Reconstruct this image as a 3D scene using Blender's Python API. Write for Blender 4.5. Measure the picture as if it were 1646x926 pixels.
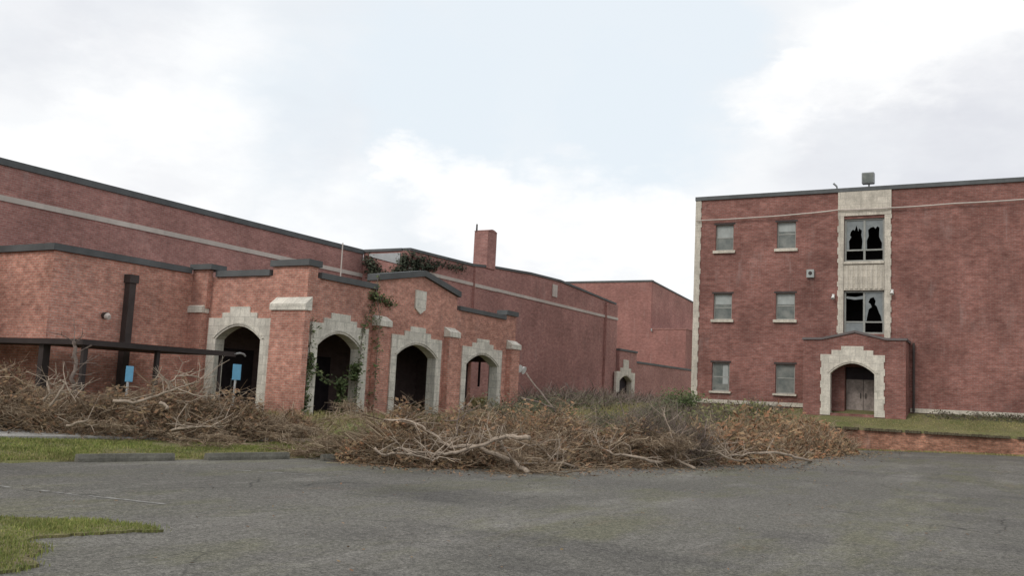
import bpy, bmesh, math, random
from mathutils import Vector, Matrix, noise
from mathutils.geometry import tessellate_polygon
R = math.radians
for o in list(bpy.data.objects): bpy.data.objects.remove(o)
sc = bpy.context.scene
COL = sc.collection

# ---------------------------------------------------------------- camera
cam = bpy.data.cameras.new('camera'); cam.lens = 32.95; cam.sensor_width = 36; cam.clip_start = .1; cam.clip_end = 3000
co = bpy.data.objects.new('camera', cam); COL.objects.link(co)
m = Matrix(((0.48369, -0.1226, -0.86661, 0), (-0.87391, -0.01306, -0.48592, 0), (0.04826, 0.99237, -0.11346, 1.6), (0, 0, 0, 1)))
co.matrix_world = m
sc.camera = co

# ---------------------------------------------------------------- world: pale overcast sky with cumulus
SUN_AZ = (-0.80, 0.28); SUN_EL = 44
w = bpy.data.worlds.new('World'); sc.world = w; w.use_nodes = True
nt = w.node_tree; N = nt.nodes; LK = nt.links; N.clear()
def nd(t, **k):
    n = N.new(t)
    for a, v in k.items(): setattr(n, a, v)
    return n
def mth(op, a, b=None, clamp=False):
    n = nd('ShaderNodeMath', operation=op); n.use_clamp = clamp
    for i, v in enumerate((a, b)):
        if v is None: continue
        if isinstance(v, (int, float)): n.inputs[i].default_value = v
        else: LK.new(v, n.inputs[i])
    return n.outputs[0]
def sstep(v, lo, hi, a=0., b=1.):
    n = nd('ShaderNodeMapRange', interpolation_type='SMOOTHSTEP')
    LK.new(v, n.inputs[0])
    for i, x in enumerate((lo, hi, a, b)): n.inputs[i + 1].default_value = x
    return n.outputs[0]
sky = nd('ShaderNodeTexSky', sky_type='NISHITA'); sky.sun_disc = False
sky.sun_elevation = R(SUN_EL); sky.sun_rotation = math.atan2(*SUN_AZ); sky.dust_density = 3; sky.air_density = 1.2
tc = nd('ShaderNodeTexCoord')
dirv = tc.outputs['Generated']
def wnoise(scale, detail, rough=.55, off=(0, 0, 0), sq=(1, 1, 2.2)):
    mp = nd('ShaderNodeMapping'); mp.inputs['Scale'].default_value = sq; mp.inputs['Location'].default_value = off
    LK.new(dirv, mp.inputs[0])
    n = nd('ShaderNodeTexNoise'); n.inputs['Scale'].default_value = scale; n.inputs['Detail'].default_value = detail; n.inputs['Roughness'].default_value = rough
    LK.new(mp.outputs[0], n.inputs['Vector']); return n
# warped direction so the cloud edges billow
wn = wnoise(11, 7, .6)
vs = nd('ShaderNodeVectorMath', operation='SUBTRACT'); LK.new(wn.outputs['Color'], vs.inputs[0]); vs.inputs[1].default_value = (.5, .5, .5)
vm = nd('ShaderNodeVectorMath', operation='SCALE'); LK.new(vs.outputs[0], vm.inputs[0]); vm.inputs['Scale'].default_value = .13
va = nd('ShaderNodeVectorMath', operation='ADD'); LK.new(dirv, va.inputs[0]); LK.new(vm.outputs[0], va.inputs[1])
def blobs(lst):
    tot = None
    for c, r0, r1, wt in lst:
        d = nd('ShaderNodeVectorMath', operation='DISTANCE'); LK.new(va.outputs[0], d.inputs[0]); d.inputs[1].default_value = c
        b = sstep(d.outputs['Value'], r0, r1, wt, 0.)
        tot = b if tot is None else mth('MAXIMUM', tot, b)
    return tot
white = blobs([
    ((.7815, .579, .232), .012, .046, 1), ((.8015, .5558, .2208), .012, .055, 1), ((.83, .519, .195), .025, .072, 1), ((.8666, .462, .178), .03, .085, .95),
    ((.8938, .409, .174), .025, .08, .95), ((.9232, .343, .165), .03, .085, .9), ((.749, .6354, .182), .02, .10, .6), ((.92, .26, .14), .05, .11, .8),
    ((.9207, .1976, .336), .022, .052, 1), ((.9274, .1344, .349), .045, .09, 1), ((.9327, .0689, .354), .05, .115, 1), ((.9315, .0, .375), .07, .14, 1), ((.9266, .2229, .303), .02, .065, .9),
    ((.6222, .7078, .334), .01, .10, .5), ((.5375, .8104, .2329), .03, .17, .75), ((.5912, .7725, .2318), .03, .16, .85), ((.6426, .7208, .25), .01, .10, .75), ((.5822, .7965, .163), .06, .22, .9), ((.47, .86, .25), .05, .22, .5)])
grey = blobs([((.9619, .0824, .255), .035, .10, 1), ((.9619, .0, .265), .05, .12, 1), ((.9513, .1667, .255), .03, .09, .8), ((.5053, .7979, .3386), .03, .11, .7), ((.5655, .7546, .335), .02, .08, .45), ((.70, .62, .24), .02, .09, .3), ((.62, .74, .19), .015, .05, .4)])
blue = blobs([((.8226, .4338, .3676), .08, .2, .9), ((.7824, .5412, .308), .05, .16, 1), ((.8791, .3718, .2983), .06, .15, 1), ((.8659, .435, .2471), .05, .11, .8), ((.7035, .6545, .2771), .04, .11, .6), ((.871, .3043, .3857), .05, .1, .9)])
def mix(f, a, b):
    n = nd('ShaderNodeMix', data_type='RGBA')
    if isinstance(f, (int, float)): n.inputs[0].default_value = f
    else: LK.new(f, n.inputs[0])
    for i, v in ((6, a), (7, b)):
        if isinstance(v, tuple): n.inputs[i].default_value = (*v, 1)
        else: LK.new(v, n.inputs[i])
    return n.outputs[2]
broad = sstep(wnoise(2.6, 6, .55, (3, 1, 0)).outputs['Fac'], .35, .65)
veil = mix(.92, sky.outputs[0], (7.4, 7.75, 8.1))                  # thin high cloud over the blue
veil2 = mix(broad, veil, (7.8, 7.95, 8.15))
s1 = mix(blue, veil2, mix(.92, sky.outputs[0], (7.25, 7.85, 8.35)))
wsh = mix(sstep(wnoise(9, 6, .6, (2, 2, 6)).outputs['Fac'], .35, .62), (8.2, 8.28, 8.4), (9.2, 9.2, 9.2))
s1b = mix(white, s1, wsh)
fine = sstep(wnoise(7, 5, .6, (0, 5, 2)).outputs['Fac'], .3, .7, .55, 1.)
s2 = mix(mth('MULTIPLY', grey, fine), s1b, (6.3, 6.45, 6.9))
bg = nd('ShaderNodeBackground'); bg.inputs['Strength'].default_value = .1
LK.new(s2, bg.inputs[0])
ow = nd('ShaderNodeOutputWorld'); LK.new(bg.outputs[0], ow.inputs[0])

# ---------------------------------------------------------------- sun, soft behind the cloud
sl = bpy.data.lights.new('sun', 'SUN'); sl.energy = 1.1; sl.angle = R(22); sl.color = (1, .96, .9)
so = bpy.data.objects.new('sun', sl); COL.objects.link(so)
hd = Vector((SUN_AZ[0], SUN_AZ[1], 0)).normalized() * math.cos(R(SUN_EL)) + Vector((0, 0, math.sin(R(SUN_EL))))
so.rotation_euler = hd.to_track_quat('Z', 'Y').to_euler(); so.location = (0, 0, 40)
vsn = sc.view_settings; vsn.view_transform = 'Standard'; vsn.look = 'None'; vsn.exposure = 0.25; vsn.gamma = 1; vsn.use_curve_mapping = False

# ---------------------------------------------------------------- materials
class MT:
    def __init__(s, name, rough=.9, spec=.25):
        s.m = bpy.data.materials.new(name); s.m.use_nodes = True; s.t = s.m.node_tree; s.b = s.t.nodes['Principled BSDF']
        s.b.inputs['Roughness'].default_value = rough; s.b.inputs['Specular IOR Level'].default_value = spec
        s.tc = s.t.nodes.new('ShaderNodeTexCoord'); s.obj = s.tc.outputs['Object']
    def node(s, ty, **k):
        n = s.t.nodes.new(ty)
        for a, v in k.items(): setattr(n, a, v)
        return n
    def lk(s, a, b): s.t.links.new(a, b)
    def noise(s, scale, detail=4, rough=.6, sq=None, vec=None, off=None):
        v = vec or s.obj
        if sq or off:
            mp = s.node('ShaderNodeMapping'); mp.inputs['Scale'].default_value = sq or (1, 1, 1); mp.inputs['Location'].default_value = off or (0, 0, 0)
            s.lk(v, mp.inputs[0]); v = mp.outputs[0]
        n = s.node('ShaderNodeTexNoise'); n.inputs['Scale'].default_value = scale; n.inputs['Detail'].default_value = detail; n.inputs['Roughness'].default_value = rough
        s.lk(v, n.inputs['Vector']); return n.outputs['Fac']
    def rng(s, v, lo, hi, a=0., b=1.):
        n = s.node('ShaderNodeMapRange'); s.lk(v, n.inputs[0])
        for i, x in enumerate((lo, hi, a, b)): n.inputs[i + 1].default_value = x
        return n.outputs[0]
    def mix(s, f, a, b, mode='MIX'):
        n = s.node('ShaderNodeMix', data_type='RGBA', blend_type=mode)
        if isinstance(f, (int, float)): n.inputs[0].default_value = f
        else: s.lk(f, n.inputs[0])
        for i, v in ((6, a), (7, b)):
            if isinstance(v, tuple): n.inputs[i].default_value = (*v[:3], 1)
            else: s.lk(v, n.inputs[i])
        return n.outputs[2]
    def mul(s, a, b):
        n = s.node('ShaderNodeMath', operation='MULTIPLY')
        for i, v in enumerate((a, b)):
            if isinstance(v, (int, float)): n.inputs[i].default_value = v
            else: s.lk(v, n.inputs[i])
        return n.outputs[0]
    def val(s, v):   # grey value to colour multiplier
        n = s.node('ShaderNodeCombineColor'); [s.lk(v, n.inputs[i]) for i in range(3)]; return n.outputs[0]
    def bump(s, h, st=.4, d=.02):
        n = s.node('ShaderNodeBump'); n.inputs['Strength'].default_value = st; n.inputs['Distance'].default_value = d
        s.lk(h, n.inputs['Height']); s.lk(n.outputs[0], s.b.inputs['Normal'])
    def done(s, col):
        if isinstance(col, tuple): s.b.inputs['Base Color'].default_value = (*col[:3], 1)
        else: s.lk(col, s.b.inputs['Base Color'])
        return s.m

def wall_uv(mt):
    g = mt.node('ShaderNodeNewGeometry'); sn = mt.node('ShaderNodeSeparateXYZ'); mt.lk(g.outputs['True Normal'], sn.inputs[0])
    ab = mt.node('ShaderNodeMath', operation='ABSOLUTE'); mt.lk(sn.outputs[0], ab.inputs[0])
    gt = mt.node('ShaderNodeMath', operation='GREATER_THAN'); mt.lk(ab.outputs[0], gt.inputs[0]); gt.inputs[1].default_value = .6
    sp = mt.node('ShaderNodeSeparateXYZ'); mt.lk(mt.obj, sp.inputs[0])
    mx = mt.node('ShaderNodeMix', data_type='FLOAT'); mt.lk(gt.outputs[0], mx.inputs[0]); mt.lk(sp.outputs[0], mx.inputs[2]); mt.lk(sp.outputs[1], mx.inputs[3])
    cb = mt.node('ShaderNodeCombineXYZ'); mt.lk(mx.outputs[0], cb.inputs[0]); mt.lk(sp.outputs[2], cb.inputs[1])
    return cb.outputs[0]

def brick_mat(name, c1, c2, mortar, dark=.55, stain=.5, streak=.25, bw=.215, bh=.075, off=0., ms=.01):
    mt = MT(name, .92, .15); uv = wall_uv(mt)
    b = mt.node('ShaderNodeTexBrick'); mt.lk(uv, b.inputs['Vector'])
    b.inputs['Color1'].default_value = (*c1, 1); b.inputs['Color2'].default_value = (*c2, 1); b.inputs['Mortar'].default_value = (*mortar, 1)
    b.inputs['Scale'].default_value = 1; b.inputs['Brick Width'].default_value = bw; b.inputs['Row Height'].default_value = bh
    b.inputs['Mortar Size'].default_value = ms; b.inputs['Bias'].default_value = -.1; b.inputs['Mortar Smooth'].default_value = .3
    # clusters of burnt bricks, whole courses a touch lighter or darker, broad weather stains
    clus = mt.rng(mt.noise(2.6, 3, .75, (1, 1.9, 1), uv, (off, 0, 0)), .42, .66)
    c = mt.mix(mt.mul(clus, dark), b.outputs['Color'], tuple(v * .52 for v in c1))
    crs = mt.rng(mt.noise(1, 3, .8, (3.6, 6.0, 1), uv, (off, 3, 0)), .36, .64, 1 - streak, 1 + streak)
    c = mt.mix(1, c, mt.val(crs), 'MULTIPLY')
    st = mt.rng(mt.noise(.42, 5, .62, (1, 1, 1), uv, (off, 9, 0)), .32, .68, 1 - stain * .55, 1 + stain * .35)
    c = mt.mix(1, c, mt.val(st), 'MULTIPLY')
    pale = mt.rng(mt.noise(.9, 6, .7, (1, .5, 1), uv, (off + 4, 2, 0)), .58, .75, 0, .35)
    c = mt.mix(pale, c, (.40, .28, .25))
    drip = mt.rng(mt.noise(1, 5, .7, (2.6, .16, 1), uv, (off + 7, 2, 0)), .53, .7, 0, .42)
    c = mt.mix(drip, c, tuple(v * .5 + .02 for v in c1))
    salt = mt.rng(mt.noise(1, 5, .7, (1.7, .3, 1), uv, (off + 2, 6, 0)), .58, .74, 0, .3); c = mt.mix(salt, c, (.46, .37, .34))
    gry = mt.rng(mt.noise(1.3, 5, .7, (1, 1.6, 1), uv, (off + 3, 11, 0)), .56, .72, 0, .45); c = mt.mix(gry, c, tuple(v * .55 + .05 for v in c1))
    mt.bump(b.outputs['Fac'], .25, -.006)
    return mt.done(c)

def rough_mat(name, col, var=.25, scale=3., streaks=0., col2=None, rough=.9, spec=.2, fine=None, bump=0):
    mt = MT(name, rough, spec)
    c = mt.mix(mt.rng(mt.noise(scale, 6, .65), .3, .7), tuple(v * (1 - var) for v in col), tuple(v * (1 + var * .6) for v in (col2 or col)))
    if streaks:
        s = mt.rng(mt.noise(1, 5, .65, (5, 5, .5)), .5, .75, 0, streaks)
        c = mt.mix(s, c, tuple(v * .45 for v in col))
    if fine:
        c = mt.mix(1, c, mt.val(mt.rng(mt.noise(fine, 2, .6), .3, .7, .8, 1.2)), 'MULTIPLY')
    if bump: mt.bump(mt.noise(scale * 6, 4, .6), bump, .02)
    return mt.done(c)

def stone_mat(name, col, joint=.72, **k):
    mt = MT(name, .9, .2); uv = wall_uv(mt)
    b = mt.node('ShaderNodeTexBrick'); mt.lk(uv, b.inputs['Vector'])
    b.inputs['Color1'].default_value = (*[v * 1.05 for v in col], 1); b.inputs['Color2'].default_value = (*[v * .9 for v in col], 1); b.inputs['Mortar'].default_value = (*[v * joint for v in col], 1)
    b.inputs['Scale'].default_value = 1; b.inputs['Brick Width'].default_value = .46; b.inputs['Row Height'].default_value = .31; b.inputs['Mortar Size'].default_value = .014; b.inputs['Mortar Smooth'].default_value = .5
    c = mt.mix(1, b.outputs['Color'], mt.val(mt.rng(mt.noise(2.2, 6, .7), .3, .7, .78, 1.12)), 'MULTIPLY')
    run = mt.rng(mt.noise(1, 5, .7, (5, 5, .45)), .5, .7, 0, .55); c = mt.mix(run, c, tuple(v * .48 for v in col))
    moss = mt.rng(mt.noise(3.2, 5, .7, None, None, (5, 2, 2)), .58, .72, 0, .4); c = mt.mix(moss, c, (.22, .22, .16))
    c = mt.mix(1, c, mt.val(mt.rng(mt.noise(16, 3, .7), .3, .7, .85, 1.12)), 'MULTIPLY')
    return mt.done(c)
def island_mat(name, cols, rough=.85, spec=.15, trans=0.):
    mt = MT(name, rough, spec)
    g = mt.node('ShaderNodeNewGeometry'); cr = mt.node('ShaderNodeValToRGB'); mt.lk(g.outputs['Random Per Island'], cr.inputs[0])
    e = cr.color_ramp.elements
    while len(e) < len(cols): e.new(.5)
    for i, c in enumerate(cols): e[i].position = i / max(1, len(cols) - 1); e[i].color = (*c, 1)
    c = mt.mix(1, cr.outputs[0], mt.val(mt.rng(mt.noise(1.1, 4, .6), .3, .7, .72, 1.28)), 'MULTIPLY')
    return mt.done(c)

M = {}
M['brick_gym'] = brick_mat('brick_gym', (.44, .21, .178), (.35, .155, .133), (.41, .29, .26), .35, .45, .16, off=1)
M['brick_entry'] = brick_mat('brick_entry', (.62, .285, .21), (.49, .205, .155), (.54, .37, .30), .45, .5, .26, off=5, ms=.014)
M['brick_class'] = brick_mat('brick_class', (.335, .145, .118), (.24, .10, .085), (.28, .205, .175), .7, .7, .15, off=11)
M['brick_far'] = brick_mat('brick_far', (.40, .18, .15), (.33, .14, .12), (.33, .22, .2), .3, .4, .15, off=17)
M['brick_ret'] = brick_mat('brick_ret', (.46, .22, .145), (.31, .145, .10), (.28, .20, .145), .65, .8, .4, off=23)
M['stone'] = stone_mat('limestone', (.72, .68, .59))
M['stone_white'] = stone_mat('painted_stone', (.70, .645, .55), .8)
M['stone_class'] = stone_mat('class_stone', (.63, .57, .48), .8)
M['band'] = rough_mat('band_stone', (.58, .51, .455), .2, .6, .3)
M['coping'] = rough_mat('coping_metal', (.115, .12, .12), .3, .8, .3, rough=.7, spec=.3)
M['coping_pale'] = rough_mat('coping_pale', (.17, .145, .14), .25, .8, .3)
M['roof'] = rough_mat('roof_tar', (.09, .09, .09), .3, 1.)
M['brick_inner_dark'] = brick_mat('brick_inner_dark', (.22, .15, .14), (.17, .115, .11), (.18, .15, .14), .3, .3, .1, off=31)  # darker brick tone for the inner walls and linings of the entrance porch
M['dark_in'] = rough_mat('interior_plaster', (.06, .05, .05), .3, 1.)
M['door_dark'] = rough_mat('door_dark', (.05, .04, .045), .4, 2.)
M['door_grey'] = rough_mat('door_grey', (.34, .285, .255), .45, 2.2, .5, fine=8)
M['metal_brown'] = rough_mat('metal_brown', (.055, .042, .038), .3, 2., rough=.6, spec=.4)
M['canopy'] = rough_mat('canopy_metal', (.045, .035, .033), .35, 1.2, rough=.7, spec=.3)
M['grey_metal'] = rough_mat('grey_metal', (.27, .28, .28), .2, 3., rough=.5, spec=.4)
M['galv'] = rough_mat('galvanised', (.42, .43, .43), .15, 3., rough=.5, spec=.4)
M['sign_blue'] = rough_mat('sign_blue', (.17, .45, .66), .15, 4., rough=.5, spec=.4)
M['pane_white'] = rough_mat('blind', (.40, .42, .40), .2, 3., .3)
M['frame'] = rough_mat('window_frame', (.33, .33, .30), .2, 4., rough=.6)
M['concrete'] = rough_mat('wheel_stop_concrete', (.15, .143, .12), .35, 3., .2, fine=30, bump=.3)
M['walk'] = rough_mat('sidewalk', (.34, .325, .30), .3, 1.2, fine=20)
M['paint_w'] = rough_mat('worn_white_paint', (.27, .26, .24), .3, 3, fine=25)
M['paint_y'] = rough_mat('worn_yellow_paint', (.45, .38, .2), .3, 3, fine=25)
M['cap_moss'] = rough_mat('mossy_brick_cap', (.12, .10, .065), .4, 5., fine=20)
M['bark'] = rough_mat('pale_bark', (.40, .32, .245), .35, 4., .0, (.36, .29, .23), fine=30)
M['bark_dark'] = rough_mat('weathered_bark', (.21, .165, .14), .35, 4., fine=30)
M['debris'] = rough_mat('white_board', (.75, .74, .7), .1, 4.)
M['twig'] = island_mat('twigs', [(.11, .075, .05), (.20, .14, .09), (.27, .20, .13), (.50, .40, .29), (.16, .105, .07)])
M['leaf_dry'] = island_mat('dead_leaves', [(.20, .105, .06), (.27, .16, .095), (.22, .16, .085), (.12, .078, .058), (.32, .215, .13)])
M['leaf_weed'] = island_mat('green_weeds', [(.13, .16, .055), (.18, .18, .075), (.24, .20, .10), (.10, .12, .05)])
M['leaf_orange'] = island_mat('russet_weeds', [(.34, .17, .09), (.27, .14, .08), (.22, .165, .09), (.38, .235, .14), (.18, .145, .08)])
M['weed_purple'] = island_mat('grey_stalks', [(.17, .135, .12), (.23, .175, .155), (.19, .16, .11), (.14, .11, .095)])
M['leaf_green'] = island_mat('ivy_leaves', [(.075, .11, .04), (.12, .15, .06), (.06, .085, .04), (.17, .18, .08)])
M['leaf_ivy_dark'] = island_mat('dark_ivy', [(.05, .062, .04), (.075, .085, .055), (.04, .048, .035), (.10, .10, .07)])
M['leaf_shrub'] = island_mat('shrub_leaves', [(.09, .10, .055), (.13, .12, .07), (.07, .08, .05), (.16, .12, .08)])
M['grass'] = island_mat('grass_blades', [(.15, .20, .05), (.24, .26, .075), (.17, .20, .06), (.33, .30, .12), (.09, .135, .04)])
M['grass_dry'] = island_mat('dry_grass', [(.30, .26, .12), (.22, .22, .08), (.36, .29, .15), (.17, .18, .065)])
def glass_mat():
    mt = MT('dirty_glass', .12, .6)
    c = mt.mix(mt.rng(mt.noise(3, 5, .6), .3, .7), (.15, .165, .165), (.24, .255, .25)); return mt.done(c)
M['glass'] = glass_mat()
def pane_low():
    mt = MT('dull_glass', .25, .5)
    c = mt.mix(mt.rng(mt.noise(2.5, 5, .6), .35, .65), (.11, .125, .115), (.23, .235, .21)); return mt.done(c)
M['pane_low'] = pane_low()
def asphalt():
    mt = MT('asphalt', .93, .2)
    big = mt.rng(mt.noise(.11, 6, .6), .35, .65); med = mt.rng(mt.noise(.6, 6, .65), .3, .7)
    c = mt.mix(big, (.128, .119, .107), (.186, .173, .154))
    c = mt.mix(mt.mul(med, .5), c, (.142, .138, .112))
    worn = mt.rng(mt.noise(.5, 7, .7, (.5, 1.6, 1), None, (4, 2, 0)), .52, .68, 0, .6)
    c = mt.mix(worn, c, (.25, .235, .21))
    drk = mt.rng(mt.noise(.32, 6, .65, (1.4, .6, 1), None, (9, 5, 0)), .52, .68, 0, .6)
    c = mt.mix(drk, c, (.075, .07, .066))
    vo = mt.node('ShaderNodeTexVoronoi'); vo.inputs['Scale'].default_value = 75; mt.lk(mt.obj, vo.inputs['Vector'])
    sp = mt.rng(vo.outputs['Distance'], .1, .7, 1.28, .68)
    c = mt.mix(1, c, mt.val(sp), 'MULTIPLY')
    g2 = mt.rng(mt.noise(22, 4, .85), .38, .62, .55, 1.45); c = mt.mix(1, c, mt.val(g2), 'MULTIPLY')
    g3 = mt.rng(mt.noise(7, 5, .75, None, None, (3, 3, 1)), .36, .64, .78, 1.22); c = mt.mix(1, c, mt.val(g3), 'MULTIPLY')
    moss = mt.rng(mt.noise(.45, 6, .7, (.6, 1.3, 1), None, (12, 1, 0)), .5, .64, 0, .8); c = mt.mix(moss, c, (.98, 1.0, .78), 'MULTIPLY')
    rust = mt.rng(mt.noise(.7, 5, .7, (.6, 1.3, 1), None, (1, 14, 0)), .6, .75, 0, .8); c = mt.mix(rust, c, (1.06, .93, .86), 'MULTIPLY')
    grv = mt.rng(mt.noise(58, 2, .8, None, None, (2, 2, 0)), .58, .72, 0, .6); c = mt.mix(mt.mul(grv, mt.rng(mt.noise(.22, 4, .6, None, None, (1, 6, 0)), .42, .62)), c, (.36, .34, .30))
    # cracks
    ve = mt.node('ShaderNodeTexVoronoi', feature='DISTANCE_TO_EDGE'); ve.inputs['Scale'].default_value = .26
    wv = mt.node('ShaderNodeMixRGB'); wv.blend_type = 'ADD'; wv.inputs[0].default_value = .5
    wn_ = mt.node('ShaderNodeTexNoise'); wn_.inputs['Scale'].default_value = 1.4; wn_.inputs['Detail'].default_value = 5; mt.lk(mt.obj, wn_.inputs['Vector'])
    mt.lk(mt.obj, wv.inputs[1]); mt.lk(wn_.outputs['Color'], wv.inputs[2]); mt.lk(wv.outputs[0], ve.inputs['Vector'])
    cr = mt.mul(mt.rng(ve.outputs['Distance'], 0, .006, 1, 0), mt.rng(mt.noise(.3, 2, .5, None, None, (7, 7, 0)), .45, .6, 0, .75))
    c = mt.mix(cr, c, (.035, .033, .03))
    mt.bump(mt.noise(40, 3, .7), .35, .012)
    return mt.done(c)
M['asphalt'] = asphalt()
def ground():
    mt = MT('rough_lawn', .95, .1)
    a = mt.rng(mt.noise(.55, 6, .65), .35, .65); b = mt.rng(mt.noise(2.4, 6, .7), .35, .65)
    c = mt.mix(a, (.11, .13, .045), (.175, .165, .075))
    c = mt.mix(mt.mul(b, .6), c, (.21, .17, .10))
    soil = mt.rng(mt.noise(.8, 5, .65, None, None, (3, 8, 0)), .55, .7, 0, .8)
    c = mt.mix(soil, c, (.17, .13, .09))
    c = mt.mix(1, c, mt.val(mt.rng(mt.noise(22, 3, .7), .3, .7, .6, 1.35)), 'MULTIPLY')
    mt.bump(mt.noise(16, 4, .7), .6, .05)
    return mt.done(c)
M['ground'] = ground()

# ---------------------------------------------------------------- mesh helpers
class MB:
    def __init__(s): s.v = []; s.f = []
    def add(s, vs, fs):
        n = len(s.v); s.v += [tuple(p) for p in vs]; s.f += [tuple(i + n for i in f) for f in fs]; return s
    def box(s, x0, x1, y0, y1, z0, z1):
        return s.add([(x0, y0, z0), (x1, y0, z0), (x1, y1, z0), (x0, y1, z0), (x0, y0, z1), (x1, y0, z1), (x1, y1, z1), (x0, y1, z1)],
                     [(3, 2, 1, 0), (4, 5, 6, 7), (0, 1, 5, 4), (1, 2, 6, 5), (2, 3, 7, 6), (3, 0, 4, 7)])
    def slab(s, loops, axis, t0, t1):
        """flat polygon (outer loop, then holes) in the (a, z) plane, given thickness along axis 'x' or 'y' between t0 and t1"""
        P = (lambda a, z, t: (t, a, z)) if axis == 'x' else (lambda a, z, t: (a, t, z))
        flat = [p for l in loops for p in l]
        tris = tessellate_polygon([[Vector((p[0], p[1], 0)) for p in l] for l in loops])
        n = len(flat); vs = [P(a, z, t0) for a, z in flat] + [P(a, z, t1) for a, z in flat]
        fs = [tuple(t) for t in tris] + [tuple(i + n for i in reversed(t)) for t in tris]
        k = 0
        for l in loops:
            L = len(l)
            for i in range(L):
                a, b = k + i, k + (i + 1) % L; fs.append((a, b, b + n, a + n))
            k += L
        return s.add(vs, fs)
    def tube(s, pts, r0, r1, sides=5, cap=True):
        pts = [Vector(p) for p in pts]; n = len(pts); base = len(s.v); prev = None
        for i, p in enumerate(pts):
            d = (pts[min(i + 1, n - 1)] - pts[max(i - 1, 0)])
            if d.length < 1e-6: d = Vector((0, 0, 1))
            d.normalize()
            u = d.cross(Vector((0, 0, 1)) if abs(d.z) < .9 else Vector((1, 0, 0))).normalized()
            if prev is not None and u.dot(prev) < 0: u = -u
            prev = u; v = d.cross(u); r = r0 + (r1 - r0) * i / max(1, n - 1)
            for k in range(sides):
                a = 2 * math.pi * k / sides; q = p + (u * math.cos(a) + v * math.sin(a)) * r; s.v.append((q.x, q.y, q.z))
        for i in range(n - 1):
            for k in range(sides):
                a = base + i * sides + k; b = base + i * sides + (k + 1) % sides; s.f.append((a, b, b + sides, a + sides))
        if cap:
            s.f.append(tuple(base + k for k in reversed(range(sides)))); s.f.append(tuple(base + (n - 1) * sides + k for k in range(sides)))
        return s
    def build(s, name, mat, parent=None, bevel=0, fix=True, smooth=False):
        me = bpy.data.meshes.new(name)
        off = Vector(parent_world(parent)) if parent else Vector((0, 0, 0))
        me.from_pydata(s.v, [], s.f); me.materials.append(mat)
        if fix:
            bm = bmesh.new(); bm.from_mesh(me); bmesh.ops.recalc_face_normals(bm, faces=bm.faces[:])
            if bevel: bmesh.ops.bevel(bm, geom=bm.edges[:], offset=bevel, segments=2, affect='EDGES', clamp_overlap=True)
            bm.to_mesh(me); bm.free()
        if smooth: me.polygons.foreach_set('use_smooth', [True] * len(me.polygons))
        o = bpy.data.objects.new(name, me); COL.objects.link(o)
        if parent: o.parent = parent; o.location = -off
        return o
def parent_world(p):
    l = Vector((0, 0, 0))
    while p: l += p.location; p = p.parent
    return l
def tag(o, label=None, cat=None, group=None, kind=None):
    if label: o['label'] = label
    if cat: o['category'] = cat
    if group: o['group'] = group
    if kind: o['kind'] = kind
    return o
def thing(name, loc, label, cat, group=None):
    o = bpy.data.objects.new(name, None); COL.objects.link(o); o.location = loc; o.empty_display_size = .3
    return tag(o, label, cat, group)
def box(name, mat, parent, *a, bevel=0): return MB().box(*a).build(name, mat, parent, bevel)
def sst(t): t = max(0., min(1., t)); return t * t * (3 - 2 * t)

# ---------------------------------------------------------------- ground, parking lot
def edge(x): return 15.66 - .262 * (x - 10.14) if x < 24 else 12.03 - .168 * (x - 24)
def lot_z(x, y): return .2 * sst((x - 22) / 20) * sst((8 - y) / 8) + .012 * noise.noise((x * .25, y * .25, 0))
def gz(x, y):
    if x < 42 and y < edge(x) - .15: return -.35
    d = y - edge(x)
    k = sst((x - 28) / 15)
    z = min(.6 + .75 * k, max(0, (.05 + .22 * k) * d + .02 + .10 * max(0, d - 3.8)))
    if x >= 42:
        zr = min(1.66, .96 + .24 * (x - 42)); q = sst((y - 9) / 5)
        z = max(z, zr * (1 - q) + min(zr, 1.35) * q)
    return z + .03 * noise.noise((x * .5, y * .5, 3))
def frange(a, b, s):
    out = []; x = a
    while x < b - 1e-6: out.append(x); x += s
    return out
xs = [-900, -300, -100, -40, -20] + frange(-10, 41.9, .45) + [41.93, 42.06] + frange(42.4, 50, .5) + frange(50, 100, 2) + [120, 200, 400, 900]
ys = [-900, -300, -100, -60, -40] + frange(-30, 4, 1.2) + frange(4, 26, .35) + frange(26, 60, 2) + [80, 150, 300, 900]
g = MB(); nx, ny = len(xs), len(ys)
g.v = [(x, y, gz(x, y)) for y in ys for x in xs]
g.f = [(j * nx + i, j * nx + i + 1, (j + 1) * nx + i + 1, (j + 1) * nx + i) for j in range(ny - 1) for i in range(nx - 1)]
tag(g.build('lawn', M['ground'], fix=False, smooth=True), kind='structure')
lx = [-80, -40, -20] + frange(-10, 41.98, .6) + [41.98]; T = [0, .004, .008, .015, .025, .035, .05, .07, .09, .11, .13, .15, .18, .22, .26, .3, .4, .5, .7, 1]
lot = MB(); n = len(lx)
def lot_y(x, t):
    e = edge(x) + .12 * noise.noise((x * .9, 0, 7)) + .05 * noise.noise((x * 3, 0, 9)); return e + t * (-95 - e)
lot.v = [(x, lot_y(x, t), lot_z(x, lot_y(x, t))) for t in T for x in lx]
lot.f = [((j + 1) * n + i, (j + 1) * n + i + 1, j * n + i + 1, j * n + i) for j in range(len(T) - 1) for i in range(n - 1)]
tag(lot.build('parking_lot', M['asphalt'], fix=False, smooth=True), kind='structure')
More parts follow.
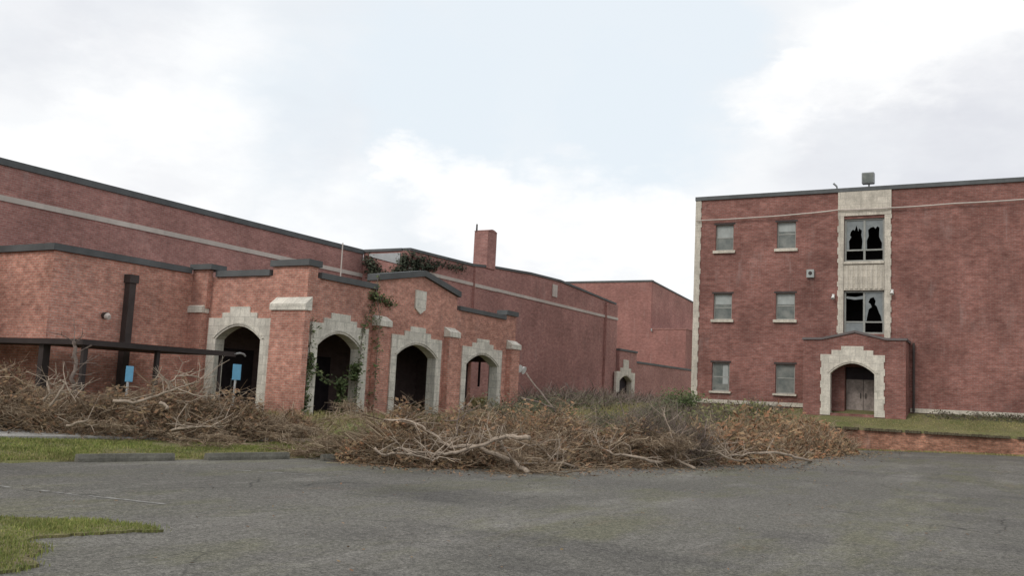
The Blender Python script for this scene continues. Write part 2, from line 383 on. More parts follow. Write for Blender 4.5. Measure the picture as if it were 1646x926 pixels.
# footpath beyond the grass strip
sw = MB(); P0, P1 = (8.0, 20.2), (19.8, 15.7)
k = 24; vs = []
for i in range(k + 1):
    t = i / k; x = P0[0] + (P1[0] - P0[0]) * t; y = P0[1] + (P1[1] - P0[1]) * t
    for d in (0, 1.5): vs.append((x + .25 * d, y + .97 * d, gz(x + .25 * d, y + .97 * d) + .06))
for i in range(k + 1):
    t = i / k; x = P0[0] + (P1[0] - P0[0]) * t; y = P0[1] + (P1[1] - P0[1]) * t; vs.append((x, y, gz(x, y) - .1))
sw.add(vs, [(2 * i, 2 * i + 2, 2 * i + 3, 2 * i + 1) for i in range(k)] + [(2 * (k + 1) + i, 2 * (k + 1) + i + 1, 2 * i + 2, 2 * i) for i in range(k)])
tag(sw.build('sidewalk', M['walk']), kind='structure')
def stripe(name, mat, p, q, wd, seed, gap=.35):
    rnd = random.Random(seed); mb = MB(); p, q = Vector(p), Vector(q); d = q - p; L = d.length; d.normalize(); nrm = Vector((-d.y, d.x)); s = 0
    while s < L:
        l = rnd.uniform(.04, .22)
        if rnd.random() > gap:
            a, b = p + d * s, p + d * min(L, s + l); ww = wd * rnd.uniform(.4, 1); o = nrm * rnd.uniform(-.2, .2) * wd
            pts = [a + o - nrm * ww / 2, b + o - nrm * ww / 2 * rnd.uniform(.5, 1), b + o + nrm * ww / 2 * rnd.uniform(.5, 1), a + o + nrm * ww / 2]
            mb.add([(v.x, v.y, lot_z(v.x, v.y) + .005) for v in pts], [(0, 1, 2, 3)])
        s += l * .9
    return tag(mb.build(name, mat, fix=False), kind='structure')
stripe('parking_line', M['paint_w'], (8.3, 11.3), (8.55, 9.7), .10, 1, .15)
stripe('parking_line', M['paint_w'], (12.6, 13.0), (13.4, 10.6), .10, 2, .5)
stripe('parking_line', M['paint_w'], (8.0, 13.8), (8.3, 11.4), .10, 3, .65)
stripe('parking_line', M['paint_y'], (41.2, 2.9), (41.3, 1.7), .3, 5, .1)
stripe('parking_line', M['paint_y'], (15.6, 13.0), (15.75, 12.6), .12, 6, .1)

# ---------------------------------------------------------------- arches
def tudor(c, z0, w_, zs, za, n=8):
    """opening outline: jambs and a flat four-centred arch"""
    pts = [(c - w_, z0), (c + w_, z0)]
    for i in range(n + 1):
        t = i / n; pts.append((c + w_ * (1 - t), zs + (za - zs) * (math.sin(t * math.pi / 2) ** .85)))
    for i in range(1, n + 1):
        t = 1 - i / n; pts.append((c - w_ * (1 - t), zs + (za - zs) * (math.sin(t * math.pi / 2) ** .85)))
    return pts
def surround(c, z0, W, sh, mid, key, kw, mw, quoin=0.0, seed=0):
    """outer outline: stepped head, jambs optionally toothed into the brick"""
    rnd = random.Random(seed)
    def jamb(sgn):
        if not quoin: return []
        out = []; z = z0; f = 0
        while z < sh - .35:
            h = .3; x = c + sgn * (W - (quoin if f else 0)); out += [(x, z), (x, z + h)]; z += h; f ^= 1
        out += [(c + sgn * W, z)]
        return out
    right = jamb(1) or [(c + W, z0)]
    left = jamb(-1) or [(c - W, z0)]
    return right + [(c + W, sh), (c + mw, sh), (c + mw, mid), (c + kw, mid), (c + kw, key), (c - kw, key), (c - kw, mid), (c - mw, mid), (c - mw, sh), (c - W, sh)] + left[::-1]
def add_surround(parent, mat, axis, plane, c, z0, W, w_, zs, za, sh, mid, key, kw, mw, depth, proud=.045, quoin=0, label=None, sgn=1):
    """stone frame: face standing proud of the wall and lining the reveal"""
    out = surround(c, z0, W, sh, mid, key, kw, mw, quoin); inn = tudor(c, z0 - .001, w_, zs, za)
    # open U: outer outline then inner outline reversed as one loop
    inn_u = inn[1:] + inn[:1]               # start at right foot, over the arch, to left foot
    loop = out + inn_u[::-1]
    o = MB().slab([loop], axis, plane - proud, plane + .12).build('arch_surround', mat, parent)
    rev = tudor(c, z0 - .001, w_ + .06, zs + .02, za + .06); rin = tudor(c, z0 - .001, w_ + .012, zs + .004, za + .012)
    ru, ri = rev[1:] + rev[:1], rin[1:] + rin[:1]
    MB().slab([ru + ri[::-1]], axis, plane + .121, plane + depth).build('reveal', mat, o)
    mo = tudor(c, z0 - .001, w_ + .15, zs + .05, za + .13); mi = tudor(c, z0 - .001, w_ + .075, zs + .025, za + .065)
    a_, b_ = mo[2:-0 or None], mi[2:]
    MB().slab([a_ + b_[::-1]], axis, plane - proud - .03, plane - proud + .005).build('moulding', mat, o)
    if label: o['label'] = label
    return o
def hole(c, z0, w_, zs, za): return tudor(c, z0, w_ + .07, zs + .03, za + .08)

# ---------------------------------------------------------------- entrance hall of the gymnasium
EH = thing('entrance_hall', (29, 22, .5), 'low red brick entrance hall with four pale stone arches and a stepped gable parapet', 'building')
ARF = [(24.2, 1.5, 1.08, .05), (28.67, 1.62, 1.27, 0.), (33.41, 1.6, 1.26, -.09)]
z0 = .3
# facade wall with its parapet profile: plain bay, gabled bay, plain bay
prof = [(22.5, z0), (36.2, z0), (36.2, 5.04), (35.3, 5.04), (35.3, 4.82), (31.3, 4.85), (31.3, 5.36), (28.85, 5.86), (26.12, 5.36), (26.12, 5.02), (22.95, 5.02), (22.95, 5.36), (22.5, 5.36)]
MB().slab([prof] + [hole(c, z0 + .02, w_, 2.86 + dz, 3.3 + dz) for c, W, w_, dz in ARF], 'y', 20, 20.36).build('wall', M['brick_entry'], EH)
# return wall toward the lot with the first arch
c1 = (22.79, 1.38, 1.0, .12)
MB().slab([[(20.365, z0), (24.93, z0), (24.93, 5.06), (21.5, 5.06), (21.5, 5.358), (20.365, 5.358)], hole(c1[0], z0 + .02, c1[2], 2.98, 3.42)], 'x', 22.5, 22.86).build('wall', M['brick_entry'], EH)
# end wall toward the gymnasium corner, open with an arch
MB().slab([[(20.365, z0), (26.0, z0), (26.0, 4.95), (20.365, 4.95)], [(21.05, z0 + .02), (22.2, z0 + .02), (22.2, 3.0), (21.05, 3.0)]], 'x', 35.9, 36.198).build('wall', M['brick_entry'], EH)
MB().slab([[(20.372, z0), (24.935, z0), (24.935, 4.19), (20.372, 4.19)], [(21.07, z0 + .02), (22.18, z0 + .02), (22.18, 2.98), (21.07, 2.98)]], 'x', 35.84, 35.898).build('lining', M['brick_inner_dark'], EH)
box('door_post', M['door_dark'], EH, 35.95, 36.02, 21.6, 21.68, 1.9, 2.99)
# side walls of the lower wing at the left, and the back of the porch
box('wall', M['brick_entry'], EH, 17.11, 22.86, 24.94, 25.24, z0, 5.16); box('wall', M['brick_inner_dark'], EH, 22.862, 36.19, 24.94, 25.24, z0, 5.0)
MB().box(17.112, 17.45, 25.242, 28.74, z0, 5.158).build('wall', M['brick_entry'], EH)
box('roof', M['roof'], EH, 17.46, 35.83, 25.25, 28.74, 4.7, 4.8)
box('roof', M['roof'], EH, 22.87, 35.83, 20.37, 24.93, 4.55, 4.66)
box('lining', M['brick_inner_dark'], EH, 22.865, 35.83, 20.365, 20.37, 3.45, 4.19)
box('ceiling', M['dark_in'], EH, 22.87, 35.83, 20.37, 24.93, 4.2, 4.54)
box('floor', M['concrete'], EH, 22.87, 35.83, 20.37, 24.93, .3, .52)
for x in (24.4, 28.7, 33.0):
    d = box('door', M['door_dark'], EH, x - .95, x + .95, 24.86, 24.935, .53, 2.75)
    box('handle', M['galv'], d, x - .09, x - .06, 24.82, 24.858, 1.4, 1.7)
for c, W, w_, dz in ARF:
    add_surround(EH, M['stone'], 'y', 20, c, z0 + .02, W, w_, 2.83 + dz, 3.28 + dz, 3.56 + dz, 3.74 + dz, 3.93 + dz, .48, .84, .36)
add_surround(EH, M['stone'], 'x', 22.5, c1[0], z0 + .02, c1[1], c1[2], 2.98, 3.42, 3.68, 3.86, 4.06, .44, .78, .36)
# buttresses with sloped stone caps
def buttress(parent, x0, x1, y0, y1, zt, face, mat, stone, capz=.38, zb=z0):
    b = MB().box(x0, x1, y0, y1, zb, zt).build('buttress', mat, parent)
    e = .05
    if face == 'y':
        vs = [(x0 - e, y0 - e, zt), (x1 + e, y0 - e, zt), (x1 + e, y1 - .003, zt), (x0 - e, y1 - .003, zt), (x0 - e, y0 - e, zt + .2), (x1 + e, y0 - e, zt + .2), (x1 + e, y1 - .003, zt + capz), (x0 - e, y1 - .003, zt + capz)]
    else:
        vs = [(x0 - e, y0 - e, zt), (x1 - .003, y0 - e, zt), (x1 - .003, y1 + e, zt), (x0 - e, y1 + e, zt), (x0 - e, y0 - e, zt + .2), (x1 - .003, y0 - e, zt + capz), (x1 - .003, y1 + e, zt + capz), (x0 - e, y1 + e, zt + .2)]
    MB().add(vs, [(3, 2, 1, 0), (4, 5, 6, 7), (0, 1, 5, 4), (1, 2, 6, 5), (2, 3, 7, 6), (3, 0, 4, 7)]).build('buttress_cap', stone, b)
for x0, x1, zt in ((25.95, 26.65, 3.76), (30.5, 31.17, 3.72), (35.47, 36.2, 3.58)):
    buttress(EH, x0, x1, 19.75, 19.998, zt, 'y', M['brick_entry'], M['stone'])
buttress(EH, 22.24, 22.498, 19.8, 21.2, 3.92, 'x', M['brick_entry'], M['stone'], .44)
buttress(EH, 22.24, 22.498, 24.3, 24.93, 3.84, 'x', M['brick_entry'], M['stone'], .34)
# dark copings following the parapet
def coping_run(parent, mat, axis, pts, t0, t1, th):
    for a, b in zip(pts, pts[1:]):
        MB().slab([[(a[0], a[1]), (b[0], b[1]), (b[0], b[1] + th), (a[0], a[1] + th)]], axis, t0, t1).build('coping', mat, parent)
cp = M['coping']
coping_run(EH, cp, 'y', [(22.4, 5.362), (23.05, 5.362)], 19.92, 20.44, .2)
coping_run(EH, cp, 'y', [(23.055, 5.022), (26.03, 5.022)], 19.92, 20.44, .19)
coping_run(EH, cp, 'y', [(26.04, 5.362), (28.85, 5.868)], 19.9, 20.44, .22)
coping_run(EH, cp, 'y', [(28.853, 5.868), (31.42, 5.362)], 19.9, 20.44, .22)
coping_run(EH, cp, 'y', [(31.425, 4.856), (35.2, 4.826)], 19.92, 20.44, .17)
coping_run(EH, cp, 'y', [(35.22, 5.045), (36.27, 5.045)], 19.92, 20.44, .2)
coping_run(EH, cp, 'x', [(20.45, 5.362), (21.58, 5.362)], 22.42, 22.94, .2)
coping_run(EH, cp, 'x', [(21.585, 5.064), (24.0, 5.064)], 22.42, 22.94, .2)
coping_run(EH, cp, 'x', [(24.0, 5.3), (25.0, 5.3)], 22.2, 22.9, .18)
box('wall', M['brick_entry'], EH, 22.3, 22.499, 24.2, 24.935, 4.0, 5.298)
coping_run(EH, cp, 'y', [(17.03, 5.165), (22.19, 5.165)], 24.86, 25.3, .2)
coping_run(EH, cp, 'x', [(25.305, 5.163), (28.7, 5.163)], 17.03, 17.5, .2)
# shield plaque in the gable
MB().slab([[(28.36, 5.3), (28.36, 4.62), (28.7, 4.42), (29.04, 4.62), (29.04, 5.3)]], 'y', 19.94, 19.998).build('shield_plaque', M['stone'], EH)
# square flue duct on the lower wing
fl = box('flue_duct', M['metal_brown'], EH, 19.62, 19.86, 24.7, 24.93, .35, 4.52); box('flue_cap', M['metal_brown'], fl, 19.57, 19.91, 24.65, 24.935, 4.522, 4.78)

# ---------------------------------------------------------------- gymnasium
GY = thing('gymnasium', (40, 28, .6), 'long tall red brick gymnasium with a pale stone band and a square chimney', 'building')
box('wall', M['brick_gym'], GY, 2, 36.19, 28.75, 29.1, .2, 8.12)
box('coping', cp, GY, 2, 36.21, 28.69, 29.16, 8.122, 8.34)
box('stone_band', M['band'], GY, 2, 36.19, 28.715, 28.748, 6.98, 7.16)
# nearer section: corner at x 36.2, parapet rising to a shallow peak
par = [(36.2, .2), (61.6, .2), (61.6, 8.34), (59.9, 8.42), (56.25, 8.62), (52.5, 8.82), (48.5, 8.74), (44.2, 8.5), (42, 8.3), (36.2, 8.22)]
MB().slab([par], 'y', 26, 26.35).build('wall', M['brick_gym'], GY)
coping_run(GY, cp, 'y', [(p[0], p[1] + .002) for p in par[2:][::-1]], 25.94, 26.42, .13)
box('wall', M['brick_gym'], GY, 36.202, 36.55, 26.352, 28.748, .2, 8.22)
box('coping', cp, GY, 36.14, 36.6, 26.43, 28.68, 8.222, 8.35)
for a, b in ((36.19, 42.08), (44.32, 59.68)): box('stone_band', M['band'], GY, a, b, 25.955, 25.998, 7.25, 7.42)
box('stone_band', M['band'], GY, 59.68, 61.66, 25.80, 25.838, 7.23, 7.40)
box('pilaster', M['brick_gym'], GY, 59.7, 61.6, 25.84, 25.998, .2, 8.3)
pb = box('chimney_breast', M['brick_gym'], GY, 42.1, 44.3, 25.86, 25.998, .2, 8.25)
box('stone_band', M['band'], pb, 42.08, 44.32, 25.82, 25.858, 7.2, 7.38)
ch = MB()
ch.box(43.3, 44.25, 25.93, 26.8, 8.4, 10.45); ch = ch.build('chimney', M['brick_gym'], GY)
MB().slab([[(43.28, 10.452)] + [(43.28 + .99 * i / 8, 10.46 + .12 * math.sin(math.pi * i / 8)) for i in range(9)] + [(44.27, 10.452)]], 'y', 25.91, 26.82).build('chimney_cap', M['brick_gym'], ch)
MB().tube([(43.34, 26.7, 10.4), (43.34, 26.7, 10.85)], .06, .05, 6).build('lightning_rod', M['metal_brown'], ch)
box('wall_vent', M['band'], GY, 51.45, 52.1, 25.95, 25.998, 7.78, 8.55)
# pale louvred panel near the top of the return face
lp = MB().slab([[(26.5, 8.12), (28.35, 8.12), (28.35, 8.0), (26.5, 7.55)]], 'x', 36.15, 36.199).build('louvre_panel', M['galv'], GY)
box('wall', M['brick_gym'], GY, 61.25, 61.598, 26.352, 40, .2, 8.2)
box('roof', M['roof'], GY, 36.56, 61.24, 26.36, 40, 7.7, 7.9)
box('roof', M['roof'], GY, 2, 36.55, 29.17, 45, 7.7, 7.9)

# ---------------------------------------------------------------- link wing with a small stone doorway, and the auditorium block
LW = thing('link_wing', (66, 26, 1.1), 'small dark brick link with a narrow arched stone doorway beyond the gymnasium corner', 'building')
MB().slab([[(61.7, .6), (65.0, .6), (65.0, 5.1), (61.7, 5.1)], tudor(62.9, .7, 1.2, 3.0, 3.4)], 'y', 25.62, 25.98).build('wall', M['brick_gym'], LW)
box('coping', cp, LW, 61.66, 65.06, 25.56, 26.02, 5.102, 5.24)
add_surround(LW, M['stone_white'], 'y', 25.62, 62.9, .72, 1.75, 1.13, 2.95, 3.35, 3.62, 3.9, 4.5, .5, 1.0, .36)
MB().box(61.72, 64.9, 26.02, 26.1, .7, 4.9).build('door', M['door_dark'], LW)
box('wall', M['brick_gym'], LW, 65.002, 79.9, 25.9, 26.2, .6, 4.4)
box('coping', cp, LW, 65.062, 79.9, 25.84, 26.26, 4.402, 4.55)
box('roof', M['roof'], LW, 61.8, 64.95, 26.72, 30, 4.92, 5.0)
AU = thing('auditorium_block', (84, 34, 1.2), 'tall windowless far brick block with a sloping side roofline above the link', 'building')
MB().box(80, 80.4, 30.31, 46, 1, 12.45).build('wall', M['brick_far'], AU)
box('coping', cp, AU, 79.95, 80.45, 30.27, 46, 12.452, 12.62)
MB().slab([[(80.402, 1), (98, 1), (98, 11.45), (80.402, 12.44)]], 'y', 30.312, 30.7).build('wall', M['brick_gym'], AU)
coping_run(AU, cp, 'y', [(80.45, 12.445), (98, 11.455)], 30.26, 30.75, .14)
an = MB().box(79.9, 96, 26.93, 30.308, 1, 8.1).build('annex', M['brick_far'], AU); box('coping', M['brick_gym'], an, 79.86, 96, 26.89, 30.305, 8.102, 8.2)
MB().tube([(79.86, 30.1, 7.9), (79.7, 30.1, 7.95), (79.7, 30.1, 8.15)], .06, .06, 6).build('roof_bracket', M['galv'], AU)

# ---------------------------------------------------------------- classroom building
CB = thing('classroom_building', (52, 0, 1.6), 'three storey red brick classroom building with a pale stone window bay above its porch', 'building')
WIN = [(13.77, 12.87, 9.2, 10.5), (10.76, 9.86, 9.2, 10.5), (13.80, 12.88, 5.78, 7.05), (10.76, 9.86, 5.78, 7.05), (13.80, 12.93, 2.28, 3.66), (10.72, 9.82, 2.28, 3.66)]
BY0, BY1 = 5.63, 7.9
tw = [(5.89, 7.66, 8.48, 10.5), (5.89, 7.66, 5.14, 7.13)]
holes = [[(b, z_), (a, z_), (a, t), (b, t)] for a, b, z_, t in WIN] + [[(a, z_), (b, z_), (b, t), (a, t)] for a, b, z_, t in tw] + [[(6.0, 1.62), (7.9, 1.62), (7.9, 3.6), (6.0, 3.6)]]
MB().slab([[(-22, .5), (14.77, .5), (14.77, 11.78), (-22, 11.78)]] + holes, 'x', 45, 45.35).build('wall', M['brick_class'], CB)
box('wall', M['brick_class'], CB, 45.352, 60, 14.42, 14.768, .5, 11.778)
box('wall', M['brick_class'], CB, 45.352, 60, -22, -21.65, .5, 11.778)
box('wall', M['brick_class'], CB, 59.65, 60, -21.64, 14.41, .5, 11.778)
box('roof', M['roof'], CB, 45.36, 59.64, -21.64, 14.41, 11.2, 11.4)
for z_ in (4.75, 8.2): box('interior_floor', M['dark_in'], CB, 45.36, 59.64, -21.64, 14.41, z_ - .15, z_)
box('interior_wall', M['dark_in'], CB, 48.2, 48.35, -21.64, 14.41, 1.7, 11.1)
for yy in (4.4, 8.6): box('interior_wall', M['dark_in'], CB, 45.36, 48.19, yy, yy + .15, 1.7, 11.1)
box('coping', cp, CB, 44.92, 45.45, -22.05, 14.84, 11.782, 11.97)
def quoins(y0, y1, z_0, z_1, teeth, seed):
    """one strip of stone toothed into the brick on the sides listed in teeth"""
    rnd = random.Random(seed); l, r = [], []; z_ = z_0; f = 0
    while z_ < z_1 - .01:
        h = min(rnd.uniform(.18, .34), z_1 - z_); e = rnd.uniform(.015, .05) * f
        l += [(y0 - (e if 'lo' in teeth else 0), z_), (y0 - (e if 'lo' in teeth else 0), z_ + h)]
        r += [(y1 + (e if 'hi' in teeth else 0), z_), (y1 + (e if 'hi' in teeth else 0), z_ + h)]
        z_ += h; f ^= 1
    def clean(l): return [p for i, p in enumerate(l) if i == 0 or abs(p[0] - l[i - 1][0]) > 1e-5 or abs(p[1] - l[i - 1][1]) > 1e-5]
    return clean(r) + clean(l)[::-1]
MB().slab([quoins(14.54, 14.82, 1.3, 11.775, ('lo',), 3)], 'x', 44.955, 44.998).build('quoin_strip', M['stone_class'], CB)
# stone bay: toothed strips, plain top panel, ribbed spandrel
MB().slab([quoins(7.662, 7.9, 4.9, 10.62, ('hi',), 5)], 'x', 44.93, 44.998).build('quoin_strip', M['stone_class'], CB)
MB().slab([quoins(5.63, 5.888, 4.9, 10.62, ('lo',), 6)], 'x', 44.93, 44.998).build('quoin_strip', M['stone_class'], CB)
box('stone_panel', M['stone_class'], CB, 44.93, 44.998, 5.6, 7.93, 10.63, 11.78)
sp = box('ribbed_spandrel', M['stone_class'], CB, 44.95, 44.998, 5.9, 7.65, 7.14, 8.34)
rb = MB()
for i in range(8): y = 5.96 + i * .215; rb.box(44.92, 44.949, y, y + .12, 7.2, 8.28)
rb.build('ribs', M['stone_class'], sp)
box('window_sill', M['stone_class'], CB, 44.88, 45.1, 5.9, 7.65, 8.36, 8.476)
# small sash windows
for i, (a, b, z_, t) in enumerate(WIN):
    b0, b1 = b, a
    f = MB().slab([[(b0, z_), (b1, z_), (b1, t), (b0, t)], [(b0 + .06, z_ + .06), (b1 - .06, z_ + .06), (b1 - .06, t - .06), (b0 + .06, t - .06)]], 'x', 45.12, 45.18)
    zm = (z_ + t) / 2 + (0, .06, -.05, .03, 0, .04)[i]; f.box(45.125, 45.175, b0 + .061, b1 - .061, zm - .025, zm + .025); win = f.build('window', M['frame'], CB)
    if i < 4:
        box('pane', M['pane_white'], win, 45.14, 45.16, b0 + .06, b1 - .06, zm + (.03 if i < 2 else .12) + (0, .1, .05, -.04)[i], t - .06)
        box('pane', M['pane_low'], win, 45.14, 45.16, b0 + .06, b1 - .06, z_ + .06, zm + (.02 if i < 2 else .11) + (0, .1, .05, -.04)[i])
    else:
        box('pane', M['pane_low'], win, 45.14, 45.16, b0 + .06, b1 - .06, z_ + .06, t - .06)
        if i == 4: box('curtain_strip', M['pane_white'], win, 45.128, 45.139, b0 + .1, b0 + .36, z_ + .35, t - .12)
    box('lintel', M['metal_brown'], win, 44.99, 45.1, b0 - .08, b1 + .08, t + .002, t + .09)
    sl_ = .14 if i < 4 else .1
    box('sill', M['stone_class'], win, 44.9, 45.12, b0 - .1, b1 + .1, z_ - sl_, z_ - .002)
# broken stair windows
def jag(y0, y1, z_0, z_1, prof):
    """glass left in the sash above a broken hole; prof = fractions of the width and height of the break"""
    return [(y0 + (y1 - y0) * p, z_0 + (z_1 - z_0) * q) for p, q in prof]
def stair_window(a, b, z_, t, zt, panes):
    f = MB(); m_ = (a + b) / 2
    f.slab([[(a, z_), (b, z_), (b, t), (a, t)], [(a + .09, z_ + .08), (b - .09, z_ + .08), (b - .09, t - .08), (a + .09, t - .08)]], 'x', 45.08, 45.18)
    f.box(45.09, 45.17, m_ - .045, m_ + .045, z_ + .081, t - .081)
    for (y0, y1) in ((a + .091, m_ - .046), (m_ + .046, b - .091)): f.box(45.095, 45.165, y0, y1, zt - .035, zt + .035)
    win = f.build('stair_window', M['frame'], CB)
    for poly in panes(a + .09, m_ - .045, m_ + .045, b - .09): MB().slab([poly], 'x', 45.12, 45.135).build('broken_pane', M['glass'], win)
def p_top(r0, r1, l0, l1):
    z0_, z1_ = 9.06, 10.42
    L = jag(l0, l1, z0_, z1_, [(1, 0), (1, 1), (0, 1), (0, .0), (.1, .0), (.06, .28), (.13, .5), (.1, .66), (.28, .74), (.3, .62), (.42, .98 * .86), (.52, .66), (.62, .7), (.75, .62), (.8, .5), (.72, .44), (.86, .3), (.83, 0)])
    Rr = jag(r0, r1, z0_, z1_, [(1, 0), (1, 1), (0, 1), (0, 0), (.07, .0), (.05, .2), (.22, .42), (.2, .74), (.34, .78), (.42, .7), (.55, .77), (.72, .74), (.86, .66), (.82, .46), (.93, .3), (.92, 0)])
    return [L, Rr]
def p_mid(r0, r1, l0, l1):
    L = jag(l0, l1, 5.22, 5.66, [(1, 0), (1, 1), (0, 1), (0, 0)])
    L2 = jag(l0, l1, 6.72, 7.05, [(1, .2), (1, .5), (.45, .38), (0, .55), (0, .1), (.5, .0)])
    z0_, z1_ = 5.72, 7.05
    Rr = jag(r0, r1, z0_, z1_, [(1, 0), (1, 1), (0, 1), (0, 0), (.05, 0), (.1, .18), (.2, .3), (.34, .52), (.45, .58), (.4, .7), (.52, .84), (.72, .8), (.82, .66), (.7, .6), (.62, .5), (.8, .42), (.9, .12), (.93, 0)])
    return [L, L2, Rr]
stair_window(5.89, 7.66, 8.48, 10.5, 9.03, p_top)
stair_window(5.89, 7.66, 5.14, 7.13, 5.69, p_mid)
for a, b in ((9.2, 14.53), (-22, 4.8)): box('stone_base', M['stone_class'], CB, 44.94, 44.998, a, b, 1.68, 1.87)
# porch
PO = box('porch_floor', M['concrete'], CB, 43.75, 44.99, 4.9, 9.1, .9, 1.5)
inn = hole(7.05, 1.502, .93, 3.28, 3.76)
pw = [(4.85, .8), (9.16, .8), (9.16, 4.74), (8.34, 4.76), (6.95, 5.08), (5.61, 4.76), (4.85, 4.76)]
MB().slab([pw, inn], 'x', 43.7, 44.1).build('porch_wall', M['brick_class'], CB)
for a, b in ((4.852, 5.2), (8.81, 9.158)): box('porch_wall', M['brick_class'], CB, 44.102, 44.998, a, b, 1.502, 4.72)
box('porch_roof', M['roof'], CB, 44.102, 44.995, 5.21, 8.80, 4.3, 4.5)
for p, q in (((4.79, 4.763), (5.62, 4.763)), ((5.623, 4.763), (6.948, 5.083)), ((6.952, 5.083), (8.337, 4.763)), ((8.34, 4.763), (9.22, 4.745))):
    MB().slab([[p, q, (q[0], q[1] + .1), (p[0], p[1] + .1)]], 'x', 43.64, 44.14).build('coping', M['coping_pale'], CB)
for a, b in ((4.79, 5.22), (8.79, 9.22)): box('coping', M['coping_pale'], CB, 44.142, 44.99, a, b, 4.722, 4.83)
add_surround(CB, M['stone_white'], 'x', 43.7, 7.05, 1.4, 1.36, .93, 3.26, 3.72, 4.1, 4.3, 4.48, .47, .88, .34, quoin=.045)
for a, b in ((6.02, 6.76), (6.78, 7.5)):
    d = box('door', M['door_grey'], CB, 44.96, 45.03, a, b, 1.6, 3.05)
    box('handle', M['metal_brown'], d, 44.92, 44.958, (b - .12 if a < 6.5 else a + .08), (b - .08 if a < 6.5 else a + .12), 2.2, 2.45)
box('door_transom', M['door_dark'], CB, 44.97, 45.02, 6.02, 7.5, 3.06, 3.58)
box('porch_wall', M['brick_class'], CB, 44.6, 44.995, 7.52, 8.79, 1.503, 4.29)
MB().tube([(44.88, 4.66, 1.7), (44.88, 4.66, 4.75)], .05, .05, 8).build('downpipe', M['metal_brown'], CB)

# ---------------------------------------------------------------- brick retaining wall
RW = thing('retaining_wall', (42, 0, 0), 'low orange brick retaining wall edging the raised lawn', 'wall')
MB().box(41.9, 42.15, -22, 8.1, -.2, .84).build('wall', M['brick_ret'], RW)
cap = MB(); rnd = random.Random(4); y = -22
while y < 8.1:
    wd = rnd.uniform(.10, .12); dx = rnd.uniform(-.02, .02); dz = rnd.uniform(-.015, .02)
    if rnd.random() > .1: cap.box(41.76 + dx, 42.16, y, min(8.12, y + wd), .842, .93 + dz)
    y += wd + .012
cap.build('brick_cap', M['cap_moss'], RW)

# ---------------------------------------------------------------- covered walk
CA = thing('walkway_canopy', (17.5, 22.6, .3), 'flat dark metal canopy on thin posts in front of the lower brick wing', 'canopy')
box('canopy_roof', M['canopy'], CA, 15.5, 20.6, 21.05, 24.55, 2.36, 2.46); box('canopy_roof', M['canopy'], CA, 15.5, 17.05, 24.552, 30, 2.36, 2.46)
f1 = box('fascia', M['canopy'], CA, 15.42, 20.66, 20.98, 21.048, 2.34, 2.48); box('fascia', M['canopy'], CA, 15.42, 15.498, 21.05, 30, 2.34, 2.48)
MB().tube([(20.6, 21.01, 2.42), (20.85, 21.01, 2.46), (21.0, 21.01, 2.44), (21.08, 21.01, 2.38)], .035, .03, 6).build('bent_strip', M['grey_metal'], f1)
for x, y, r in ((15.62, 21.14, .06), (17.9, 21.14, .055), (20.2, 21.14, .035), (15.62, 22.75, .1), (15.62, 25.6, .06)):
    box('post', M['canopy'], CA, x - r, x + r, y - r, y + r, .1, 2.358)

# ---------------------------------------------------------------- signs, lamps, small fittings
def sign(x, y, zc, wd, ht, label):
    t = thing('parking_sign', (x, y, gz(x, y)), label, 'sign', 'blue parking signs'); g_ = gz(x, y)
    MB().tube([(x, y, g_ - .2), (x + .01, y, zc + ht * .4)], .03, .03, 8).build('post', M['galv'], t)
    MB().box(x - wd / 2, x + wd / 2, y - .045, y - .032, zc - ht / 2, zc + ht / 2).build('sign_panel', M['sign_blue'], t, .004)
    return t
sign(15.45, 19.2, 1.66, .22, .38, 'blue parking sign half sunk in the brush before the flue duct')
s2 = sign(18.95, 19.2, 1.86, .31, .43, 'blue parking sign on a pale post before the first dark archway')
def stop(p, q, label):
    p, q = Vector((*p, 0)), Vector((*q, 0)); d = (q - p); L = d.length; a = math.atan2(d.y, d.x); mid = (p + q) / 2
    mb = MB(); prof = [(-.09, 0), (.09, 0), (.085, .06), (.055, .14), (-.055, .14), (-.085, .06)]; k = 14
    for i in range(k + 1):
        x = -L / 2 + L * i / k
        for (yy, zz) in prof: mb.v.append((x + .01 * noise.noise((x * 4, yy * 9, zz)), yy + .008 * noise.noise((x * 5, 3, yy)), zz + (.01 * noise.noise((x * 5, yy * 20, 5)) if zz > 0 else 0)))
    for i in range(k):
        for j in range(6): mb.f.append((i * 6 + j, i * 6 + (j + 1) % 6, (i + 1) * 6 + (j + 1) % 6, (i + 1) * 6 + j))
    mb.f.append(tuple(range(6))); mb.f.append(tuple(k * 6 + j for j in range(6)))
    o = mb.build('wheel_stop', M['concrete'], None, 0)
    o.location = (mid.x, mid.y, lot_z(mid.x, mid.y) + .002); o.rotation_euler = (0, 0, a)
    return tag(o, label, 'wheel stop', 'concrete wheel stops along the grass')
stop((11.36, 15.3), (13.12, 14.78), 'grey concrete wheel stop lying nearest the left edge of the grass strip')
stop((13.76, 14.56), (15.6, 14.08), 'grey concrete wheel stop in the middle, between the other two')
stop((15.85, 13.35), (16.75, 12.95), 'dark wheel stop half buried under the left end of the middle brush pile')
t = thing('wall_lamp', (18.97, 24.9, 3.4), 'small round wall lamp left of the flue duct', 'lamp')
MB().tube([(18.97, 24.935, 3.42), (18.97, 24.78, 3.42)], .1, .1, 12).build('lamp_body', M['metal_brown'], t); MB().tube([(18.97, 24.778, 3.4), (18.97, 24.68, 3.36)], .11, .07, 12).build('lens', M['band'], t)
t = thing('twin_floodlight', (36.5, 20.2, 2.7), 'pair of white floodlight heads on the far end pier of the entrance hall', 'lamp')
MB().box(36.2, 36.85, 20.05, 20.12, 2.62, 2.7).build('bracket', M['grey_metal'], t)
